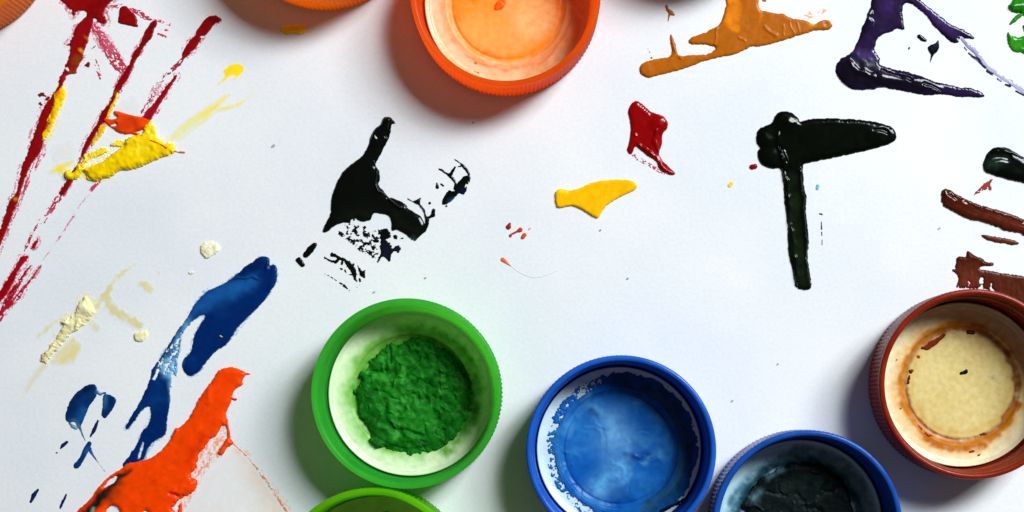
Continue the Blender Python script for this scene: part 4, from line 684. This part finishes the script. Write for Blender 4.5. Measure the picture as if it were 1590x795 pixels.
paint('paint_stain', [Q.T((855, 28, 14), (790, 70, 18), (710, 130, 24), (650, 230, 36), (680, 310, 40), (770, 365, 36), (860, 420, 40)), Q.T((870, 160, 30), (920, 190, 40)), Q.T((985, 90, 14), (990, 120, 8)), Q.T((640, 240, 40), (540, 380, 30), (600, 440, 30))], (218, 208, 152), 'curving faint cream wash between the cream streak and the blue stroke', 'paint stain', H=.35, w=2, rough=(3, 6), step=1, mat=FILM(), fade=7, patchy=.5, cols=[(Q.T((850, 35, 10), (720, 120, 10)), 14, (222, 214, 160), .8), (Q.T((540, 400, 60)), 60, (226, 222, 200), .9), (Q.T((920, 190, 20)), 30, (228, 222, 180), .8)])
paint('paint_dab', [Q.P((830, 470), (870, 455), (905, 450), (915, 470), (895, 510), (855, 522), (830, 505)), Q.T((910, 455, 3), (935, 435, 2))], (236, 228, 178), 'small cream dab at the end of the curving cream wash', 'paint dab', H=3, w=5, rough=(.8, 4), lump=(.4, 5), step=.6, cols=[(Q.T((870, 470, 14)), 14, (228, 220, 170), .5)])
paint('paint_dab', [H_.P((822, 360), (835, 338), (870, 330), (905, 350), (900, 372), (875, 392), (850, 402), (828, 385))], (236, 230, 196), 'round flaky cream dab above the thick blue stroke', 'paint dab', H=2.6, w=5, rough=(1.2, 3.5), lump=(.6, 4), step=.6, cols=[(H_.T((840, 370, 10)), 10, (224, 210, 150), .6)])
paint('paint_dab', [H_.T((782, 460, 7), (795, 460, 6))], (228, 224, 192), 'tiny cream crumb below the round flaky dab', 'paint dab', H=1.4, w=3, rough=(.8, 3), lump=(.5, 3), step=.5)

# --- big blue stroke
NB = (0, 40, 104)
bluebody = cat((R, [(655, 65), (680, 80), (686, 112), (700, 110), (722, 125), (723, 200), (700, 245), (640, 330), (560, 410), (500, 470), (450, 550), (380, 600), (320, 670), (280, 720), (235, 735), (205, 715), (190, 680), (200, 640), (240, 600), (255, 520), (290, 450), (320, 400), (290, 400), (240, 440), (195, 500), (180, 580), (165, 660), (160, 740)]),
               (S, [(498, 60), (495, 160), (485, 240), (472, 320), (462, 392), (420, 412), (380, 452), (352, 512), (330, 527), (250, 560), (240, 540), (280, 490), (320, 420), (342, 370), (370, 340), (385, 290), (380, 240), (340, 262), (300, 322), (262, 360), (252, 348), (280, 300), (320, 230), (350, 170), (378, 110), (392, 50), (420, 5)]),
               (R, [(20, 700), (50, 660), (85, 610), (120, 550), (170, 475), (215, 415), (250, 350), (280, 310), (340, 255), (410, 225), (480, 180), (540, 125), (580, 100), (620, 68)]))
paint('paint_stroke', [bluebody], NB, 'broad deep blue stroke from the middle left down to the orange red paint', 'paint stroke', H=1.8, w=4, rough=(.9, 4), lump=(.2, 14), mat=SATIN(), step=.9, halo=(3, (150, 190, 220), .5, -62, 6, 2), cuts=[S.T((348, 430, 4), (335, 480, 7), (325, 512, 5)), S.T((405, 95, 6), (425, 50, 8)), R.T((235, 480, 9), (205, 560, 14), (182, 620, 10))],
      dry=[(R.T((180, 500, 12), (150, 580, 26), (130, 680, 34)), 12, .56, -62, 6, 3), (S.T((455, 20, 34), (470, 45, 26)), 12, .55, -70, 6, 3), (S.T((510, 80, 20), (500, 200, 12)), 8, .5, -70, 5, 2.5), (S.T((390, 470, 14), (460, 400, 10)), 8, .55, -40, 5, 3), (R.T((60, 650, 14), (110, 590, 8)), 8, .68, -62, 5, 3)],
      cols=[(R.P((480, 200), (540, 188), (620, 186), (570, 250), (500, 290), (430, 320), (330, 360), (250, 410), (215, 430), (250, 360), (300, 295), (370, 250), (430, 222)), 26, (24, 92, 164), .95), (R.T((215, 440, 20), (150, 600, 34), (130, 720, 34)), 20, (90, 158, 205), .85), (S.T((470, 30, 40), (510, 90, 20), (502, 200, 10)), 14, (120, 180, 215), .9), (S.T((400, 480, 20), (460, 405, 12)), 10, (110, 165, 205), .8),
            (R.T((140, 520, 9), (100, 590, 9), (50, 670, 10), (20, 730, 10)), 8, (10, 44, 100), .95), (R.T((620, 100, 26), (480, 180, 14)), 14, (2, 34, 84), .9), (R.T((410, 350, 30)), 30, (14, 58, 122), .7), (R.T((240, 650, 20)), 30, (4, 56, 120), .5), (S.T((420, 90, 20), (440, 200, 30), (360, 240, 30)), 26, (10, 62, 128), .6)],
      bumps=[(R.T((410, 225, 3), (480, 192, 4), (540, 182, 4), (620, 184, 4), (650, 160, 4), (680, 100, 4)), 5, 2.6), (R.T((655, 90, 12), (600, 120, 12)), 16, 1.5), (R.T((700, 150, 10), (690, 230, 10)), 14, 1.5), (R.T((240, 680, 24)), 20, 1.5)])
paint('paint_speck', [R.T((405, 512, 5), (415, 517, 5))], (196, 196, 60), 'yellow green speck lying on the broad blue stroke', 'paint speck', H=3.2, w=2, rough=(.2, 3), step=.4)
# --- orange red paint, lower left
orr = cat((T, [(285, 75), (310, 48), (345, 37), (385, 36), (430, 55), (449, 68), (432, 95), (428, 128), (398, 145), (376, 175), (365, 225), (342, 275), (345, 330), (325, 340), (310, 365), (295, 388), (255, 420), (232, 455), (200, 490), (186, 560), (158, 592), (165, 615), (194, 636), (172, 690), (125, 712), (90, 742), (65, 772), (75, 800), (60, 880)]),
          (S, [(-60, 880), (-10, 800), (60, 735), (110, 665), (170, 605), (228, 572), (262, 540), (330, 528), (400, 503), (470, 440), (500, 385), (515, 355), (545, 345), (580, 310)]),
          (T, [(180, 240), (205, 190), (235, 145), (265, 110)]))
paint('paint_smear', [orr, T.P((340, 410), (358, 402), (382, 435), (352, 456), (322, 495), (300, 482), (318, 450)), T.T((340, 290, 6), (352, 350, 6), (360, 405, 8)), T.T((100, 745, 5), (105, 770, 9), (95, 810, 12)), T.T((455, 68, 3), (466, 70, 3)), T.T((370, 196, 6), (395, 203, 4))],
      (252, 68, 2), 'thick orange red smear filling the lower left corner area', 'paint smear', H=5, w=9, rough=(1.0, 4), lump=(.22, 13), mat=SATIN(), step=.9, z0=.2,
      cuts=[S.T((188, 798, 36), (190, 812, 42)), S.P((140, 662), (165, 632), (200, 606), (214, 610), (190, 640), (162, 660)), T.T((100, 735, 8), (75, 780, 8)), S.T((362, 800, 14))],
      dry=[(T.T((205, 500, 14), (185, 590, 10)), 8, .6, -70, 5, 2.5), (T.T((250, 430, 14), (280, 400, 12)), 8, .6, -70, 5, 2.5), (T.T((120, 715, 12), (60, 770, 14)), 10, .6, -60, 5, 3)],
      bumps=[(T.T((250, 150, 8), (255, 210, 12)), 12, 1.6), (T.T((90, 350, 10), (120, 340, 8)), 10, 2), (S.T((480, 430, 5), (420, 480, 6), (520, 370, 6)), 10, 2), (S.T((500, 680, 6), (540, 690, 8), (600, 650, 6)), 10, 2.5), (S.T((490, 690, 6), (540, 715, 6)), 7, -2.5), (S.T((240, 580, 6), (180, 640, 8), (110, 700, 10), (60, 780, 10)), 9, -1.8), (S.T((420, 620, 10), (560, 480, 10), (640, 380, 10)), 20, 1.3)],
      cols=[(S.T((282, 573, 5), (240, 600, 9), (200, 645, 13)), 8, (30, 34, 22), 1.2), (S.T((200, 650, 12), (140, 705, 24), (90, 765, 20), (40, 820, 22)), 12, (20, 28, 22), 1.3), (S.T((230, 640, 20), (180, 720, 20)), 22, (120, 50, 10), .7), (S.T((110, 690, 10), (30, 780, 16)), 14, (228, 48, 4), .6), (T.T((230, 400, 16), (150, 520, 16)), 26, (222, 40, 2), .6), (S.T((92, 772, 5), (90, 790, 6)), 6, (150, 180, 170), .9), (T.T((340, 470, 26), (300, 400, 30)), 20, (250, 84, 20), .6)])
paint('paint_stain', [T.P((200, 480), (240, 430), (290, 388), (330, 330), (345, 400), (325, 500), (260, 545), (225, 620), (190, 680), (150, 750), (110, 790), (100, 720), (160, 600))], (246, 160, 120), 'peach dry fringe along the right side of the orange red smear', 'paint stain', H=.5, w=2, rough=(1.6, 3), step=.8, mat=FILM(), fade=3, halo=(9, (240, 190, 165), .47, -70, 5, 2),
      dry=[(T.P((180, 400), (360, 300), (380, 520), (240, 700), (100, 820), (60, 720)), 6, .7, -70, 5, 2.2)], cols=[(T.T((230, 470, 16), (195, 600, 14)), 20, (246, 120, 70), .7)])
paint('paint_stain', [T.P((385, 440), (450, 500), (520, 585), (590, 690), (660, 790), (700, 860), (120, 860), (150, 740), (230, 600), (300, 530), (340, 480))], (230, 224, 222), 'large dried off white patch right of the orange red smear', 'paint stain', H=.3, w=2, rough=(1.2, 5), step=1.3, mat=FILM(), fade=9, patchy=.6,
      cols=[(T.T((385, 442, 12), (440, 512, 20), (500, 600, 30), (560, 700, 34), (630, 800, 36)), 30, (240, 204, 184), .85), (T.T((385, 442, 3), (450, 502, 5), (520, 590, 8), (590, 690, 8), (660, 785, 9)), 10, (236, 176, 144), .9), (T.T((430, 560, 30), (560, 740, 40)), 50, (232, 222, 214), .6)])
paint('paint_streak', [T.T((385, 440, 4), (450, 500, 4), (520, 585, 6), (590, 688, 7), (660, 790, 7))], (226, 140, 96), 'thin broken orange line along the edge of the dried patch', 'paint streak', H=.7, w=2, rough=(.8, 3), step=.5, mat=FILM(), halo=(7, (240, 196, 174), .45, 55, 4, 2), dry=[(T.T((380, 430, 30), (670, 800, 40)), 5, .58, 55, 3, 1.6)])
# --- small blue marks
paint('paint_dab', [Uf.P((500, 66), (520, 60), (547, 66), (560, 100), (545, 145), (512, 190), (492, 240), (468, 290), (448, 312), (430, 280), (400, 282), (378, 262), (380, 220), (402, 160), (442, 108)), Uf.P((596, 120), (640, 125), (668, 150), (655, 192), (622, 240), (602, 258), (583, 235), (590, 180)), Uf.T((550, 100, 10), (575, 118, 8), (605, 112, 5)), Uf.T((455, 300, 8), (470, 340, 3), (490, 385, 3)), Uf.T((400, 285, 5), (415, 300, 10), (435, 310, 12))],
      (6, 52, 108), 'arched blue mark left of the broad blue stroke', 'paint dab', H=1.6, w=4, rough=(.7, 4), mat=SATIN(), step=.7, cols=[(Uf.T((395, 240, 12), (430, 150, 18), (520, 85, 14)), 14, (2, 26, 56), .8), (Uf.T((455, 270, 18), (480, 210, 14)), 16, (30, 100, 175), .8), (Uf.T((575, 115, 14)), 12, (120, 180, 215), .9), (Uf.T((598, 190, 10), (600, 140, 8)), 12, (60, 130, 180), .8), (Uf.T((425, 300, 18), (470, 345, 10)), 16, (130, 185, 215), .85), (Uf.T((650, 150, 8), (605, 248, 8)), 10, (4, 36, 84), .8)])
paint('paint_dab', [Uf.T((512, 402, 14), (500, 430, 18), (480, 470, 14), (455, 515, 16), (440, 528, 18)), Uf.T((512, 430, 12), (535, 470, 6), (560, 505, 2), (605, 565, 1.2))], (6, 58, 118), 'bone shaped blue mark with a thin tail below the arched one', 'paint dab', H=1.4, w=4, rough=(.6, 4), mat=SATIN(), step=.6, cols=[(Uf.T((495, 440, 12), (530, 465, 10)), 12, (30, 104, 170), .8), (Uf.T((560, 505, 10), (605, 565, 10)), 10, (150, 170, 195), .9)])
for pts, lb in [(((562, 273, 6), (542, 322, 12), (520, 362, 4)), 'slim navy dash under the gap of the arched mark'), (((385, 393, 7), (362, 412, 12), (349, 430, 5)), 'short navy dash left of the bone shaped mark'), (((218, 668, 6), (192, 702, 14), (177, 738, 7)), 'wide navy dash at the far lower left'), (((381, 695, 5), (362, 735, 8), (346, 773, 6)), 'narrow navy dash near the bottom edge, right of the wide one')]:
    paint('paint_fleck', [Uf.T(*pts)], (18, 34, 84), lb, 'paint fleck', 'navy dashes at the lower left', H=1.2, w=2.5, rough=(.5, 3), mat=SATIN(), step=.5)
paint('paint_speck', [Uf.T((324, 454, 4), (328, 456, 4))], (120, 80, 80), 'tiny brown speck left of the navy dashes', 'speck', H=.7, w=1.5, rough=(.2, 3), step=.4)
